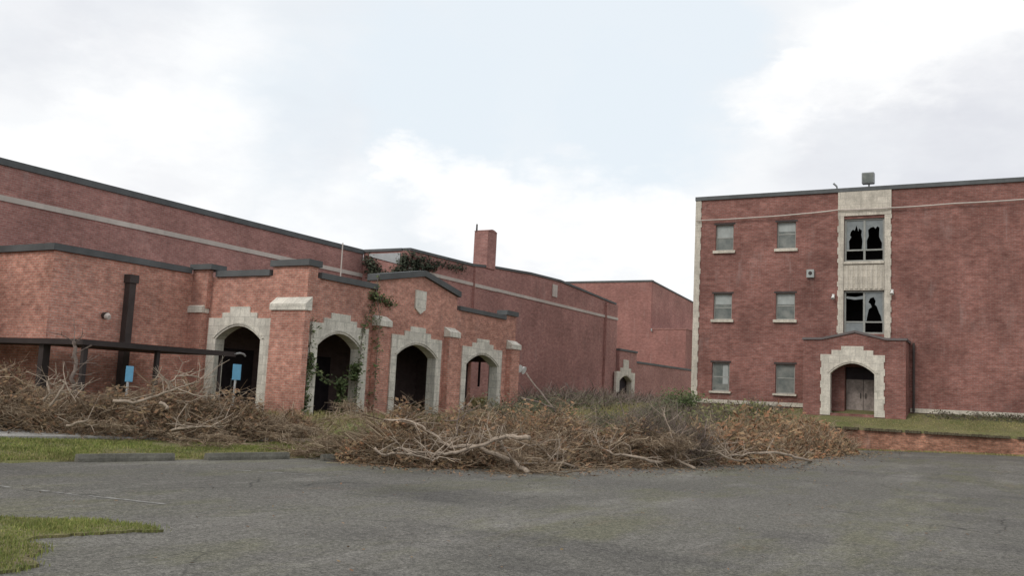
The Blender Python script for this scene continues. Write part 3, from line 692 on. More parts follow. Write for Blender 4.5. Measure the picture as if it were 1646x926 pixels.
for a, b in (((36.5, 20.08, 2.82), (36.44, 19.84, 2.76)), ((36.86, 20.1, 2.8), (36.86, 19.84, 2.7))): MB().tube([a, b], .1, .18, 12).build('lamp_head', M['debris'], t)
t = thing('roof_floodlight', (45.15, 6.63, 11.97), 'square grey floodlight standing on the classroom roof edge above the stone bay', 'lamp')
MB().tube([(45.15, 6.6, 11.97), (45.15, 6.6, 12.16)], .04, .04, 8).build('stem', M['grey_metal'], t)
MB().box(44.98, 45.3, 6.36, 6.9, 12.14, 12.66).build('lamp_head', M['grey_metal'], t, .02); MB().box(44.965, 44.979, 6.41, 6.85, 12.19, 12.61).build('lens', M['pane_low'], t)
o = MB().tube([(45.1, 8.0, 11.96), (45.05, 8.02, 12.1), (45.0, 8.16, 12.24)], .035, .05, 7).build('roof_horn', M['grey_metal']); tag(o, 'small tilted grey horn on the classroom roof edge left of the square floodlight', 'horn')
t = thing('wall_speaker', (44.95, 9.16, 7.96), 'small pale speaker box on the brick between the top and middle classroom windows', 'speaker')
MB().box(44.86, 44.998, 8.98, 9.32, 7.76, 8.14).build('speaker_box', M['pane_white'], t, .01); MB().tube([(44.855, 9.15, 7.97), (44.82, 9.15, 7.97)], .09, .07, 10).build('speaker_cone', M['metal_brown'], t)
for (y, z_, lb) in ((8.1, 6.86, 'small white lamp on the brick left of the lower broken stair window'), (5.55, 7.05, 'small white lamp on the stone strip right of the lower broken stair window')):
    t = thing('bay_lamp', (44.9, y, z_), lb, 'lamp', 'lamps beside the stair window')
    MB().box(44.84, 44.929 if y < 6 else 44.998, y - .05, y + .05, z_ - .02, z_ + .1).build('lamp_base', M['debris'], t); MB().tube([(44.83, y, z_), (44.76, y, z_ - .12)], .05, .09, 9).build('lamp_shade', M['debris'], t)
cbl = MB()
pts = [(14.75, 10.76), (12, 10.76), (9.5, 10.83), (7.9, 10.93), (6.7, 10.9), (5.6, 10.9), (3, 10.95), (0, 10.98), (-10, 11.1), (-22, 11.2)]
fp = []
for (a, za), (b, zb) in zip(pts, pts[1:]):
    for i in range(6): t_ = i / 6; fp.append((44.86 - .02 * math.sin(math.pi * t_), a + (b - a) * t_, za + (zb - za) * t_ - .02 * math.sin(math.pi * t_)))
cbl.tube(fp, .03, .03, 6)
tag(cbl.build('service_cable', M['band']), 'thin pale cable strung across the classroom wall above the top windows', 'cable')
o = MB().tube([(33.2, 27.6, 4.8), (33.2, 27.6, 8.15)], .04, .03, 6).build('roof_mast', M['band']); tag(o, 'thin pale mast rising from the entrance hall roof before the gymnasium wall', 'mast')
o = MB().box(-.3, .3, -.2, .2, 0, .03).build('loose_board', M['debris']); o.location = (22.3, 15.9, 1.02); o.rotation_euler = (R(28), R(8), R(20)); tag(o, 'white scrap of board lying on the brush before the gabled arch', 'board')

# ---------------------------------------------------------------- fallen limbs
LIMBS = {
'big1': [([(17.55, 9.24, 0.72), (17.61, 9.54, 0.72), (17.67, 9.85, 0.72), (17.56, 10.06, 0.64), (17.4, 10.38, 0.49), (17.15, 10.65, 0.36), (16.82, 10.85, 0.3), (16.39, 11.0, 0.31), (16.06, 11.17, 0.35), (15.9, 11.43, 0.41)], 0.062, 0.02)] ,
'big2': [([(17.32, 9.13, 0.04), (18.37, 9.98, 0.11), (18.04, 10.32, 0.31), (17.76, 10.59, 0.42), (17.63, 10.81, 0.45), (17.37, 11.07, 0.41), (17.39, 11.24, 0.46), (17.41, 11.56, 0.69), (17.37, 12.0, 0.88), (17.29, 12.32, 0.94), (17.18, 12.74, 0.92)], 0.065, 0.016), ([(18.24, 10.0, 0.16), (18.04, 10.09, 0.4), (17.89, 10.12, 0.56)], 0.035, 0.02)] ,
'low3': [([(15.19, 11.46, 0.43), (15.27, 11.35, 0.3), (15.49, 11.15, 0.33), (15.73, 10.93, 0.32), (16.04, 10.81, 0.25), (16.11, 10.69, 0.2), (16.34, 10.68, 0.27)], 0.028, 0.014)] ,
'mid4': [([(19.59, 9.09, 0.04), (19.62, 9.61, 0.12), (19.08, 9.95, 0.08), (18.77, 10.1, 0.09)], 0.035, 0.016), ([(19.61, 9.61, 0.13), (19.69, 9.61, 0.42), (19.77, 9.62, 0.63)], 0.025, 0.012), ([(19.56, 9.7, 0.18), (19.54, 9.89, 0.37), (19.55, 10.06, 0.47), (19.49, 10.35, 0.55)], 0.026, 0.01)] ,
'long5': [([(23.37, 8.25, 0.04), (22.09, 8.27, 0.16), (21.86, 8.66, 0.25), (21.64, 9.04, 0.27), (21.55, 9.37, 0.43), (21.4, 9.63, 0.45), (21.35, 9.9, 0.58)], 0.05, 0.014), ([(21.55, 9.37, 0.43), (21.59, 9.48, 0.57), (21.6, 9.61, 0.82)], 0.02, 0.009)] ,
'up6': [([(22.41, 7.24, 0.04), (23.5, 7.84, 0.07), (23.45, 8.1, 0.16), (23.5, 8.15, 0.5), (23.5, 8.27, 0.85), (23.51, 8.4, 1.15), (23.51, 8.53, 1.44)], 0.042, 0.016)] ,
'right7': [([(29.85, 5.99, 0.04), (27.13, 5.86, 0.24), (26.7, 6.18, 0.36), (26.19, 6.67, 0.36), (25.8, 6.98, 0.27), (25.4, 7.29, 0.28), (25.25, 7.5, 0.47)], 0.05, 0.016)] ,
'right8': [([(26.78, 7.16, 0.04), (25.07, 7.07, 0.18), (24.79, 7.52, 0.36), (24.63, 7.81, 0.38)], 0.035, 0.014), ([(25.07, 7.07, 0.18), (24.99, 7.17, 0.34), (24.96, 7.37, 0.56), (25.03, 7.44, 0.68)], 0.022, 0.01)] ,
'leftfork': [([(14.32, 18.21, 1.03), (14.55, 17.83, 1.0), (14.8, 17.55, 1.13), (15.06, 17.24, 1.33), (15.29, 17.01, 1.44), (15.5, 16.82, 1.56)], 0.05, 0.015), ([(15.05, 17.27, 1.32), (15.02, 17.28, 1.49), (15.16, 17.19, 1.66), (15.51, 16.98, 1.68), (15.7, 16.85, 1.64)], 0.03, 0.01), ([(15.14, 17.09, 1.37), (15.33, 16.79, 1.26), (15.43, 16.61, 1.22)], 0.02, 0.01)] ,
'leftcurl': [([(13.18, 19.03, 0.97), (13.22, 18.92, 1.14), (13.22, 19.06, 1.4), (13.27, 18.96, 1.47)], 0.035, 0.018), ([(13.26, 18.92, 0.86), (13.31, 18.77, 1.08), (13.42, 18.71, 1.4), (13.37, 18.8, 1.43), (13.36, 19.04, 1.31)], 0.04, 0.02), ([(13.42, 18.71, 1.4), (13.42, 18.54, 1.23), (13.43, 18.36, 1.07)], 0.02, 0.01)] ,
'leftlow': [([(13.29, 18.34, 0.47), (13.38, 18.16, 0.54), (13.43, 17.86, 0.61)], 0.035, 0.03)] ,
'leftlow2': [([(14.47, 16.44, 0.47), (14.53, 16.33, 0.5), (14.66, 15.87, 0.58), (14.81, 15.59, 0.62), (14.81, 15.37, 0.71)], 0.032, 0.015)] ,
'stump': [([(14.7, 17.13, 1.05), (14.75, 17.05, 1.01), (14.72, 16.92, 0.92)], 0.05, 0.045)] ,
'snapped': [([(13.76, 18.78, 1.16), (13.62, 18.75, 1.49), (13.68, 18.77, 1.8), (13.69, 18.87, 2.17), (13.66, 18.88, 2.32)], 0.06, 0.045)] ,
'pole': [([(27.44, 14.69, 2.34), (27.29, 14.07, 1.75), (27.18, 13.38, 1.1)], 0.05, 0.06)] ,
'pole2': [([(26.13, 14.12, 1.52), (26.44, 13.61, 1.39), (26.79, 13.23, 1.22)], 0.05, 0.04)] ,
'frontl': [([(17.84, 11.21, 0.65), (17.89, 11.27, 0.85), (17.97, 11.26, 1.23)], 0.015, 0.01)] ,

}
LAB = {
 'big1': 'thick pale limb arching over the middle brush pile with its cut end raised', 'big2': 'thick pale forked limb reaching out of the middle pile onto the asphalt',
 'low3': 'thin pale crooked limb along the left foot of the middle brush pile', 'mid4': 'short limb with two upright side shoots lying right of the forked limb',
 'long5': 'long pale limb running low through the brush right of the two upright shoots', 'up6': 'thin limb rising steeply from the lot among the grey stalks',
 'right7': 'pale limb stretched onto the asphalt at the right end of the brush', 'right8': 'short forked limb beside the russet weeds, left of the rightmost limb',
 'leftfork': 'pale forked limb lying high on the left pile below the canopy post', 'leftcurl': 'curled pale limbs sticking up from the left pile near the canopy corner',
 'leftlow': 'short straight limb low at the front of the left pile', 'leftlow2': 'crooked limb low in the left pile below the first arch',
 'stump': 'short cut stub of pale wood on top of the left pile', 'snapped': 'snapped sapling trunk standing upright before the canopy corner',
 'pole': 'straight grey limb leaning behind the pile below the twin floodlight', 'pole2': 'grey limb lying low behind the pile right of the last arch', 'frontl': 'thin upright shoot before the pier of the last arch'}
rnd = random.Random(11)
def wob(P, amp, k):
    P = [Vector(p) for p in P]; out = []
    for i, (a, b) in enumerate(zip(P, P[1:])):
        for j in range(k): out.append(a.lerp(b, j / k) + (Vector((0, 0, 0)) if i + j == 0 else Vector((rnd.gauss(0, amp), rnd.gauss(0, amp), rnd.gauss(0, amp)))))
    return out + [P[-1]]
E0 = Vector((0, 0, 1.6))
def toward(P):        # limbs lie on the face of the heap that looks over the lot
    out = []
    for p in P:
        p = Vector(p); d = p - E0; q = E0 + d * (1 - (.8 if p.y < 12.9 else .55) / d.length)
        out.append(tuple(p if p.z < .06 else q))
    return out
for key, parts in LIMBS.items():
    if key not in ('pole', 'pole2', 'snapped'): parts = [(toward(P), a, b) for P, a, b in parts]
    if key in ('pole', 'pole2'): parts = [(P, .035, .03) for P, _, _ in parts]
    P, r0, r1 = parts[0]
    t = thing('fallen_limb', P[0], LAB[key], 'branch', 'limbs in the storm debris')
    mat = M['bark_dark'] if key in ('pole', 'pole2', 'frontl', 'snapped') else M['bark']
    tw_ = MB()
    for i, (P, r0, r1) in enumerate(parts):
        W_ = wob(P, r0 * .28, 3); MB().tube(W_, r0 * .82, r1 * .82, 8).build('limb' if i == 0 else 'side_branch', mat, t, smooth=True)
        if key in ('pole', 'pole2', 'stump'): continue
        for p in W_[2::2]:
            for q in range(2):
                d = Vector((rnd.uniform(-1, 1), rnd.uniform(-1, 1), rnd.uniform(-.2, .9))).normalized() * rnd.uniform(.25, .7)
                e = p + d; md = p + d * .5 + Vector((rnd.gauss(0, .05), rnd.gauss(0, .05), rnd.gauss(0, .05)))
                tw_.tube([p, md, e], .011, .005, 4, False)
                tw_.tube([md, md + d * .4 + Vector((rnd.gauss(0, .1), rnd.gauss(0, .1), rnd.gauss(0, .1)))], .007, .004, 3, False)
    if tw_.v: tw_.build('twigs', mat, t, fix=False)

# ---------------------------------------------------------------- brush: masses of twigs and dead leaves
def along(sp, t):
    n_ = len(sp) - 1; i = min(n_ - 1, int(t * n_)); f = t * n_ - i
    return [a + (b - a) * f for a, b in zip(sp[i], sp[i + 1])]
def base_z(x, y): return lot_z(x, y) if (x < 42 and y < edge(x)) else gz(x, y)
def brush(spine, ntwig, nleaf, seed, upright=.25, L=(.28, .9), rad=(.004, .009), twig=None, leaf=None, lsz=(.03, .085), label='', name='brush_pile', cat='brush', boughs=0):
    """spine entries: x, y, half width, height"""
    rnd = random.Random(seed); tw, lf = MB(), MB()
    def pt():
        x, y, hw, h = along(spine, rnd.random()); a = rnd.uniform(0, 6.283); r = math.sqrt(rnd.random())
        px, py = x + math.cos(a) * r * hw, y + math.sin(a) * r * hw
        lump = .72 + .75 * noise.noise((px * .9, py * .9, seed)) + .3 * noise.noise((px * 2.6, py * 2.6, seed))
        top = h * max(.12, lump) * max(0, 1 - r ** 2.2)
        return px, py, top
    for _ in range(ntwig):
        x, y, top = pt(); z = base_z(x, y) + top * (rnd.random() ** .55)
        a = rnd.uniform(0, 6.283); up = rnd.gauss(.12, upright); l = rnd.uniform(*L)
        d = Vector((math.cos(a), math.sin(a), up)).normalized(); p = Vector((x, y, z)); c = Vector((rnd.gauss(0, .12), rnd.gauss(0, .12), rnd.gauss(-.02, .1))) * l
        q1, q2 = p + d * l * .5 + c, p + d * l + c * .6
        for q in (q1, q2): q.z = max(q.z, base_z(q.x, q.y) + .01)
        r_ = rnd.uniform(*rad) * (2.1 if rnd.random() < .11 else 1)
        tw.tube([p, q1, q2], r_, r_ * .45, 3, False)
        for s_ in range(2):
            d2 = (d + Vector((rnd.gauss(0, .7), rnd.gauss(0, .7), rnd.gauss(.1, .5)))).normalized(); b = p.lerp(q1, rnd.uniform(.4, 1)); e = b + d2 * l * rnd.uniform(.2, .5); e.z = max(e.z, base_z(e.x, e.y) + .01)
            tw.tube([b, e], r_ * .6, r_ * .35, 3, False)
    def bough(p, d, l, r, lev, zc):
        pts = [p]; k_ = 5
        for i in range(k_):
            d = (d + Vector((rnd.gauss(0, .22), rnd.gauss(0, .22), rnd.gauss(0, .16)))).normalized(); q = pts[-1] + d * l / k_; q.z = max(min(q.z, base_z(q.x, q.y) + zc), base_z(q.x, q.y) + r); pts.append(q)
        tw.tube(pts, r, r * .45, 5 if lev < 2 else 3, lev < 2)
        if lev < 3:
            for i in range(1, k_ + 1):
                for _q in range(2 if lev else 1 + (i > 2)):
                    bough(pts[i].copy(), (d + Vector((rnd.gauss(0, .75), rnd.gauss(0, .75), rnd.gauss(.05, .35)))).normalized(), l * rnd.uniform(.35, .55), r * .5, lev + 1, zc * rnd.uniform(.85, 1.1))
    for _ in range(boughs):
        x, y, top = pt(); a = rnd.uniform(0, 6.283); bough(Vector((x, y, base_z(x, y) + top * rnd.uniform(.4, .95))), Vector((math.cos(a), math.sin(a), rnd.gauss(.0, .18))).normalized(), rnd.uniform(1.0, 2.0), rnd.uniform(.018, .034), 0, max(.25, top * 1.12))
    for _ in range(nleaf):
        x, y, top = pt(); p = Vector((x, y, base_z(x, y) + .01 + top * 1.08 * (rnd.random() ** .42)))
        u = Vector((rnd.gauss(0, 1), rnd.gauss(0, 1), rnd.gauss(0, 1))).normalized(); v = u.orthogonal().normalized(); s_ = rnd.uniform(*lsz)
        lf.add([p - u * s_, p + v * s_ * .45, p + u * s_, p - v * s_ * .45], [(0, 1, 2, 3)])
    t = thing(name, (spine[0][0], spine[0][1], base_z(spine[0][0], spine[0][1])), label, cat); t['kind'] = 'stuff'
    a = tw.build('twigs', twig or M['twig'], t, fix=False)
    if nleaf: b = lf.build('leaves', leaf or M['leaf_dry'], t, fix=False)
    return t
brush([(9.8, 21.8, 1.2, 1.15), (11.4, 21.2, 1.3, 1.2), (12.6, 20.4, 1.3, 1.2), (13.8, 19.5, 1.25, 1.15), (15.2, 18.6, 1.2, 1.25), (16.6, 17.8, 1.15, 1.35), (17.9, 17.4, 1.0, 1.15), (19.2, 17.0, .8, .85)], 8500, 24000, 1, upright=.45, boughs=26,
      label='long grey brown heap of broken branches and twigs before the lower wing and first arch')
brush([(16.9, 12.5, .6, .8), (17.3, 12.3, 1.05, 1.2), (17.6, 12.0, 1.6, 1.4), (18.8, 11.2, 1.7, 1.3), (20.2, 10.6, 1.7, 1.3), (21.8, 10.0, 1.6, 1.3), (23.2, 9.4, 1.5, 1.25), (24.4, 8.8, 1.3, 1.0)], 9500, 26000, 2, upright=.42, boughs=26,
      label='large brown heap of broken branches spilling onto the asphalt before the gabled arches')
brush([(16.4, 12.7, .6, .9), (17.0, 12.6, .8, 1.05), (17.9, 13.0, .8, .95)], 350, 3600, 5, leaf=M['leaf_orange'], label='orange tinted dead foliage at the left end of the middle brush heap', name='dead_foliage', cat='foliage')
brush([(19.0, 15.6, .9, .55), (20.5, 15.0, 1.2, .6), (22.5, 14.5, 1.3, .6)], 500, 3200, 14, upright=.9, leaf=M['leaf_weed'], lsz=(.04, .11), label='green and tan weeds in the gap between the two big brush heaps', name='gap_weeds', cat='weeds')
brush([(20.6, 11.6, .9, 1.25), (22.4, 11.0, 1.0, 1.3)], 300, 2600, 9, leaf=M['leaf_orange'], label='tan dead foliage on the crest of the middle brush heap', name='dead_foliage', cat='foliage')
brush([(22.9, 9.2, .55, 1.35), (23.8, 8.4, .65, 1.6), (24.6, 7.9, .6, 1.4)], 1500, 500, 3, upright=1.6, L=(.4, 1.0), twig=M['weed_purple'], leaf=M['leaf_shrub'], label='dark thicket of upright grey stalks at the right end of the big heap', name='stalk_thicket', cat='thicket')
brush([(24.8, 8.2, .8, .9), (27, 8.1, 1.4, 1.15), (30, 8.1, 1.7, 1.3), (33.5, 8.0, 2.0, 1.45), (37, 7.7, 2.0, 1.5), (40.0, 7.6, 1.2, 1.35)], 7000, 15000, 4, upright=.9, L=(.3, .8), twig=M['twig'], leaf=M['leaf_orange'], lsz=(.04, .13), label='russet and orange dry weeds between the brush heap and the retaining wall', name='dry_weeds', cat='weeds')
brush([(25, 11.5, 1.8, .7), (29, 11.0, 2.2, .8), (34, 11.0, 2.4, 1.0), (39, 11.2, 2.4, 1.1), (43, 11.5, 1.8, .8)], 4500, 10000, 6, upright=.9, L=(.3, .8), leaf=M['leaf_weed'], twig=M['weed_purple'], lsz=(.04, .13), label='mixed tan and green weeds on the bank below the classroom windows', name='bank_weeds', cat='weeds')
brush([(36.5, 18.5, 2.5, .5), (42, 19.5, 3.5, .5), (48, 20.5, 4, .32), (56, 22, 3.5, .2), (62, 23, 2.5, .15)], 3000, 12000, 13, upright=.8, L=(.4, 1.2), rad=(.008, .018), twig=M['weed_purple'], leaf=M['leaf_shrub'], lsz=(.06, .14), label='low dark scrub covering the ground before the long gymnasium wall', name='wall_scrub', cat='scrub')
brush([(25.6, 14.6, 1.1, .9), (27.5, 13.8, 1.5, 1.1), (29.5, 12.8, 1.6, 1.2), (32, 12.2, 1.8, 1.1), (36, 12.6, 2.0, 1.0), (40, 13.4, 1.8, .9)], 3500, 8000, 12, upright=.8, L=(.3, .9), twig=M['weed_purple'], leaf=M['leaf_shrub'], label='dark scrub of stems and small leaves on the bank behind the middle heap', name='bank_scrub', cat='scrub')
brush([(43.9, 13.5, .6, .45), (44.2, 10.5, .5, .3)], 350, 1300, 7, upright=.9, L=(.2, .4), leaf=M['leaf_shrub'], twig=M['weed_purple'], lsz=(.03, .08), label='thin weeds along the classroom wall left of the porch', name='wall_weeds', cat='weeds')
brush([(44.4, 3.8, .4, .35), (44.5, 0, .4, .25), (44.4, -4, .5, .35)], 350, 1200, 8, upright=.9, L=(.2, .4), leaf=M['leaf_shrub'], twig=M['weed_purple'], lsz=(.03, .08), label='thin weeds along the classroom wall right of the porch', name='wall_weeds', cat='weeds')

# ---------------------------------------------------------------- shrubs behind the heap
def shrub(x, y, rx, h, seed, label, leaf, n=1800):
    rnd = random.Random(seed); z = base_z(x, y); t = thing('shrub', (x, y, z), label, 'shrub', 'shrubs before the far buildings'); st, lf = MB(), MB()
    for i in range(26):
        a = rnd.uniform(0, 6.283); e = Vector((x + math.cos(a) * rx * rnd.uniform(.2, 1), y + math.sin(a) * rx * rnd.uniform(.2, 1), z + h * rnd.uniform(.5, 1)))
        p = Vector((x + rnd.gauss(0, .1), y + rnd.gauss(0, .1), z)); md = p.lerp(e, .5) + Vector((rnd.gauss(0, .1), rnd.gauss(0, .1), .1)); st.tube([p, md, e], .014, .005, 4, False)
        for j in range(n // 26):
            q = md.lerp(e, rnd.random()) + Vector((rnd.gauss(0, .16), rnd.gauss(0, .16), rnd.gauss(0, .13))) * (rx * .9)
            u = Vector((rnd.gauss(0, 1), rnd.gauss(0, 1), rnd.gauss(0, .6))).normalized(); v = u.orthogonal().normalized(); s_ = rnd.uniform(.03, .07)
            lf.add([q - u * s_, q + v * s_ * .5, q + u * s_, q - v * s_ * .5], [(0, 1, 2, 3)])
    st.build('stems', M['bark_dark'], t, fix=False); lf.build('foliage', leaf, t, fix=False)
shrub(28.4, 14.2, 1.0, 1.45, 1, 'dark green shrub on the bank before the gymnasium wall left of the small doorway', M['leaf_shrub'])
shrub(27.4, 15.2, 1.1, 1.3, 2, 'low bushy shrub beside the end pier of the entrance hall', M['leaf_shrub'])
shrub(30.5, 11.2, 1.1, 1.6, 4, 'loose dark shrub behind the grey stalks and before the low link wall', M['leaf_shrub'], 2200)
shrub(39.5, 13.4, 1.0, 1.2, 5, 'bushy green shrub at the stone corner of the classroom building', M['leaf_green'])

# ---------------------------------------------------------------- ivy
def ivy(paths, n, spread, seed, label, leaf=None, sz=(.03, .07), axis=None, plane=0, name='ivy_vine'):
    rnd = random.Random(seed); p0 = paths[0][0]; t = thing(name, p0, label, 'vine'); st, lf = MB(), MB()
    for P in paths:
        st.tube([Vector(p) for p in P], .014, .008, 5, False)
        for _ in range(n // len(paths)):
            i = rnd.randrange(len(P) - 1); q = Vector(P[i]).lerp(Vector(P[i + 1]), rnd.random()) + Vector((rnd.gauss(0, spread), rnd.gauss(0, spread), rnd.gauss(0, spread)))
            if axis == 'y': q.y = min(q.y, plane - .01) if rnd.random() < .7 else plane - rnd.uniform(.02, .12)
            if axis == 'x': q.x = min(q.x, plane - .01) if rnd.random() < .7 else plane - rnd.uniform(.02, .12)
            u = Vector((rnd.gauss(0, 1), rnd.gauss(0, 1), rnd.gauss(0, 1))).normalized(); v = u.orthogonal().normalized(); s_ = rnd.uniform(*sz)
            lf.add([q - u * s_, q + v * s_ * .6, q + u * s_, q - v * s_ * .6], [(0, 1, 2, 3)])
    st.build('stem', M['bark_dark'], t, fix=False); lf.build('foliage', leaf or M['leaf_green'], t, fix=False)
ivy([[(26.0, 19.93, 5.5), (25.9, 19.93, 4.7), (25.6, 19.93, 4.1), (25.3, 19.9, 3.5), (25.25, 19.9, 2.7), (25.2, 19.92, 1.6), (25.1, 19.9, .5)], [(25.6, 19.9, 4.8), (26.4, 19.9, 4.7), (26.9, 19.92, 4.6)], [(25.9, 19.9, 5.0), (25.95, 19.7, 3.9), (25.9, 19.7, 2.4), (25.9, 19.7, .6)]], 900, .09, 3, 'ragged ivy hanging down the brick between the second and gabled arches', axis='y', plane=19.96)
ivy([[(22.75, 19.93, 3.7), (22.72, 19.92, 2.7), (22.85, 19.92, 2.25), (23.3, 19.95, 1.95), (23.9, 19.98, 1.75), (24.5, 19.96, 1.8), (25.0, 19.95, 2.1), (25.2, 19.95, 2.35)], [(22.72, 19.9, 2.5), (22.65, 19.92, 1.2), (22.62, 19.9, .6)], [(24.4, 19.95, 1.8), (24.5, 19.95, .9)], [(25.05, 19.95, 2.3), (25.1, 19.95, 1.9)]], 1500, .085, 4, 'green ivy looped like a garland across the second archway', leaf=M['leaf_green'], sz=(.04, .085))
ivy([[(36.1, 28.5, 7.9), (36.1, 27.9, 7.35), (36.1, 27.0, 6.6)], [(36.1, 26.15, 8.0), (36.1, 26.4, 7.4), (36.1, 27.2, 6.9), (36.1, 27.9, 6.2)], [(36.1, 26.1, 7.9), (36.1, 26.1, 6.6)], [(36.1, 26.8, 7.2), (36.1, 26.2, 6.4)], [(36.1, 28.3, 7.5), (36.1, 27.9, 6.8), (36.1, 27.3, 6.3)]], 2200, .16, 5, 'dark ivy smothering the side of the gymnasium corner under the pale panel', axis='x', plane=36.19, sz=(.05, .1), leaf=M['leaf_ivy_dark'])
ivy([[(36.3, 25.9, 8.0), (37.6, 25.9, 7.9), (39.5, 25.9, 7.95), (41.2, 25.9, 8.05)], [(36.3, 25.9, 7.7), (37.2, 25.9, 7.55), (38.4, 25.9, 7.7)], [(36.4, 25.9, 7.2), (37.0, 25.9, 7.2)]], 1200, .11, 6, 'dark ivy creeping along the gymnasium parapet left of the chimney', axis='y', plane=25.98, sz=(.05, .1), leaf=M['leaf_ivy_dark'])

# ---------------------------------------------------------------- grass
def blades(name, n, sampler, seed, mat, h=(.05, .12), wd=.006):
    rnd = random.Random(seed); mb = MB(); k = 0
    while k < n:
        s_ = sampler(rnd)
        if s_ is None: continue
        x, y, z, hs = s_; k += 1
        a = rnd.uniform(0, 6.283); l = rnd.uniform(*h) * hs; lean = rnd.gauss(0, .45); b = rnd.uniform(0, 6.283)
        dx, dy = math.cos(a) * wd, math.sin(a) * wd; tx, ty = math.cos(b) * lean * l, math.sin(b) * lean * l
        mb.add([(x - dx, y - dy, z - .01), (x + dx, y + dy, z - .01), (x + tx * .45 + dx * .6, y + ty * .45 + dy * .6, z + l * .6), (x + tx, y + ty, z + l), (x + tx * .45 - dx * .6, y + ty * .45 - dy * .6, z + l * .6)], [(0, 1, 2, 4), (4, 2, 3)])
    return tag(mb.build(name, mat, None, fix=False), kind='stuff')
ISL = [(5.0, 10.6), (6.4, 9.85), (7.0, 8.8), (7.15, 8.2), (6.95, 8.0), (6.3, 8.35), (5.85, 8.35), (5.45, 7.75), (5.1, 7.25), (4.4, 7.2), (2.5, 9.5)]
def inside(poly, x, y):
    c = False; j = len(poly) - 1
    for i in range(len(poly)):
        xi, yi = poly[i]; xj, yj = poly[j]
        if (yi > y) != (yj > y) and x < (xj - xi) * (y - yi) / (yj - yi) + xi: c = not c
        j = i
    return c
isl = MB(); tt = []
ring = []
for i in range(len(ISL)):
    a, b = Vector(ISL[i]), Vector(ISL[(i + 1) % len(ISL)])
    for j in range(14):
        p = a.lerp(b, j / 14); ring.append((p.x + .16 * noise.noise((p.x * 2.6, p.y * 2.6, 1)) + .06 * noise.noise((p.x * 9, p.y * 9, 1)), p.y + .16 * noise.noise((p.x * 2.6, p.y * 2.6, 5)) + .06 * noise.noise((p.x * 9, p.y * 9, 5))))
k = len(ring); top = [(x, y, lot_z(x, y) + .025) for x, y in ring]
tess = tessellate_polygon([[Vector((x, y, 0)) for x, y in ring]])
isl.add(top + [(x, y, -.08) for x, y in ring], [tuple(t) for t in tess] + [(i, (i + 1) % k, k + (i + 1) % k, k + i) for i in range(k)])
tag(isl.build('grass_island', M['ground'], None), kind='structure')
def s_isl(r):
    x, y = r.uniform(3.4, 7.3), r.uniform(7.1, 10.6)
    q = noise.noise((x * 1.3, y * 1.3, 2))
    if not inside(ring, x, y): return None
    if r.random() > .6 + q * 1.6: return None
    return x + r.gauss(0, .05), y + r.gauss(0, .05), lot_z(x, y) + .015, .8 + q * .9
tag(blades('island_grass', 26000, s_isl, 1, M['grass'], (.018, .055), .005), 'green grass tuft tongue jutting into the asphalt at lower left', 'grass')
def s_strip(r):
    x = r.uniform(6, 21); e = edge(x); y = e + r.uniform(.12, 3.6 if x < 16 else 2.6)
    q = noise.noise((x * .8, y * .8, 4))
    if r.random() > .55 + q * 1.5: return None
    return x, y, max(gz(x, y), 0), .8 + q * .6
tag(blades('strip_grass', 42000, s_strip, 2, M['grass'], (.02, .07), .010), 'strip of green grass between the wheel stops and the left brush heap', 'grass')
def s_dry(r):
    x = r.uniform(7, 19); e = edge(x); y = e + abs(r.gauss(0, .5)) + .1
    return x, y, max(gz(x, y), 0), 1
tag(blades('edge_grass', 7000, s_dry, 3, M['grass_dry'], (.02, .07), .008), 'dry yellow grass fringe along the edge of the asphalt', 'grass')
def s_lawn(r):
    x = 42.2 + 2.6 * r.random() ** 1.2; y = r.uniform(-14, 13); q = noise.noise((x * .7, y * .7, 8))
    if r.random() > .65 + q or (x > 43.4 and 4.7 < y < 9.3): return None
    return x, y, gz(x, y), .6 + q * .4
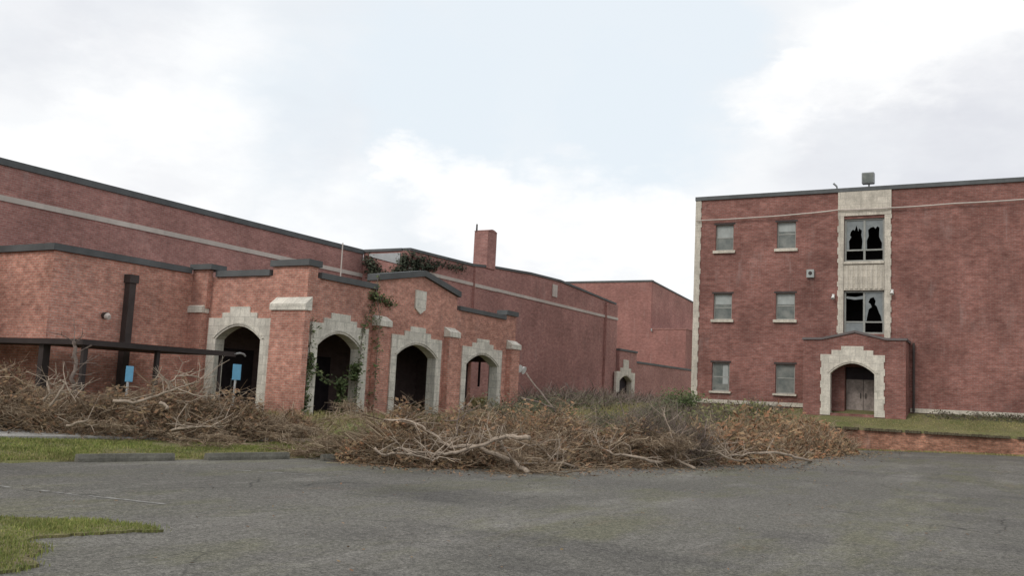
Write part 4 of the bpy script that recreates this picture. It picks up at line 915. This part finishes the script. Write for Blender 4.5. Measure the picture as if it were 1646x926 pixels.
tag(blades('lawn_grass', 16000, s_lawn, 4, M['grass_dry'], (.02, .08), .016), 'green grass on the raised lawn behind the retaining wall', 'grass')
def s_back(r):
    x = r.uniform(19, 44); y = r.uniform(12, 24) ; e = edge(x)
    if y < e or (22 < x < 36.3 and y > 19.6): return None
    return x, y, gz(x, y), 1
def s_foot(r):
    y = r.uniform(-12, 8); x = 41.78 - abs(r.gauss(0, .16)); return x, y, lot_z(x, y), 1
tag(blades('wall_foot_grass', 3500, s_foot, 6, M['grass_dry'], (.03, .1), .014), 'thin tan grass along the foot of the brick retaining wall', 'grass')
tag(blades('bank_grass', 26000, s_back, 5, M['grass_dry'], (.08, .28), .012), 'rough tan grass on the bank behind the big heap', 'grass')

rnd = random.Random(77); lt = MB()
def litter(x, y, smin, smax):
    z = lot_z(x, y) + rnd.uniform(.006, .02); a = rnd.uniform(0, 6.283); s_ = rnd.uniform(smin, smax)
    u = Vector((math.cos(a), math.sin(a), rnd.gauss(0, .25))) * s_; v = Vector((-math.sin(a), math.cos(a), rnd.gauss(0, .3))) * s_ * rnd.uniform(.25, .55); p = Vector((x, y, z + .5 * s_ * .4))
    lt.add([p - u, p + v, p + u, p - v], [(0, 1, 2, 3)])
FR = [(15.9, 12.8), (16.6, 11.2), (17.6, 9.9), (19.5, 8.9), (21.8, 8.2), (24.2, 7.2), (27, 6.5), (31, 6.2), (36, 5.8), (41, 5.5)]
for _ in range(2600):
    i = rnd.randrange(len(FR) - 1); t_ = rnd.random(); x = FR[i][0] + (FR[i + 1][0] - FR[i][0]) * t_; y = FR[i][1] + (FR[i + 1][1] - FR[i][1]) * t_; k = abs(rnd.gauss(0, .8))
    x -= .5 * k; y -= .85 * k
    if y < edge(x): litter(x, y, .015, .05)
for _ in range(700):
    x = rnd.uniform(4, 30); y = rnd.uniform(-6, 13)
    if y < edge(x) - .1: litter(x, y, .012, .03)
tag(lt.build('leaf_litter', M['leaf_dry'], None, fix=False), 'dead leaves and bits of twig scattered over the asphalt', 'litter', kind='stuff')
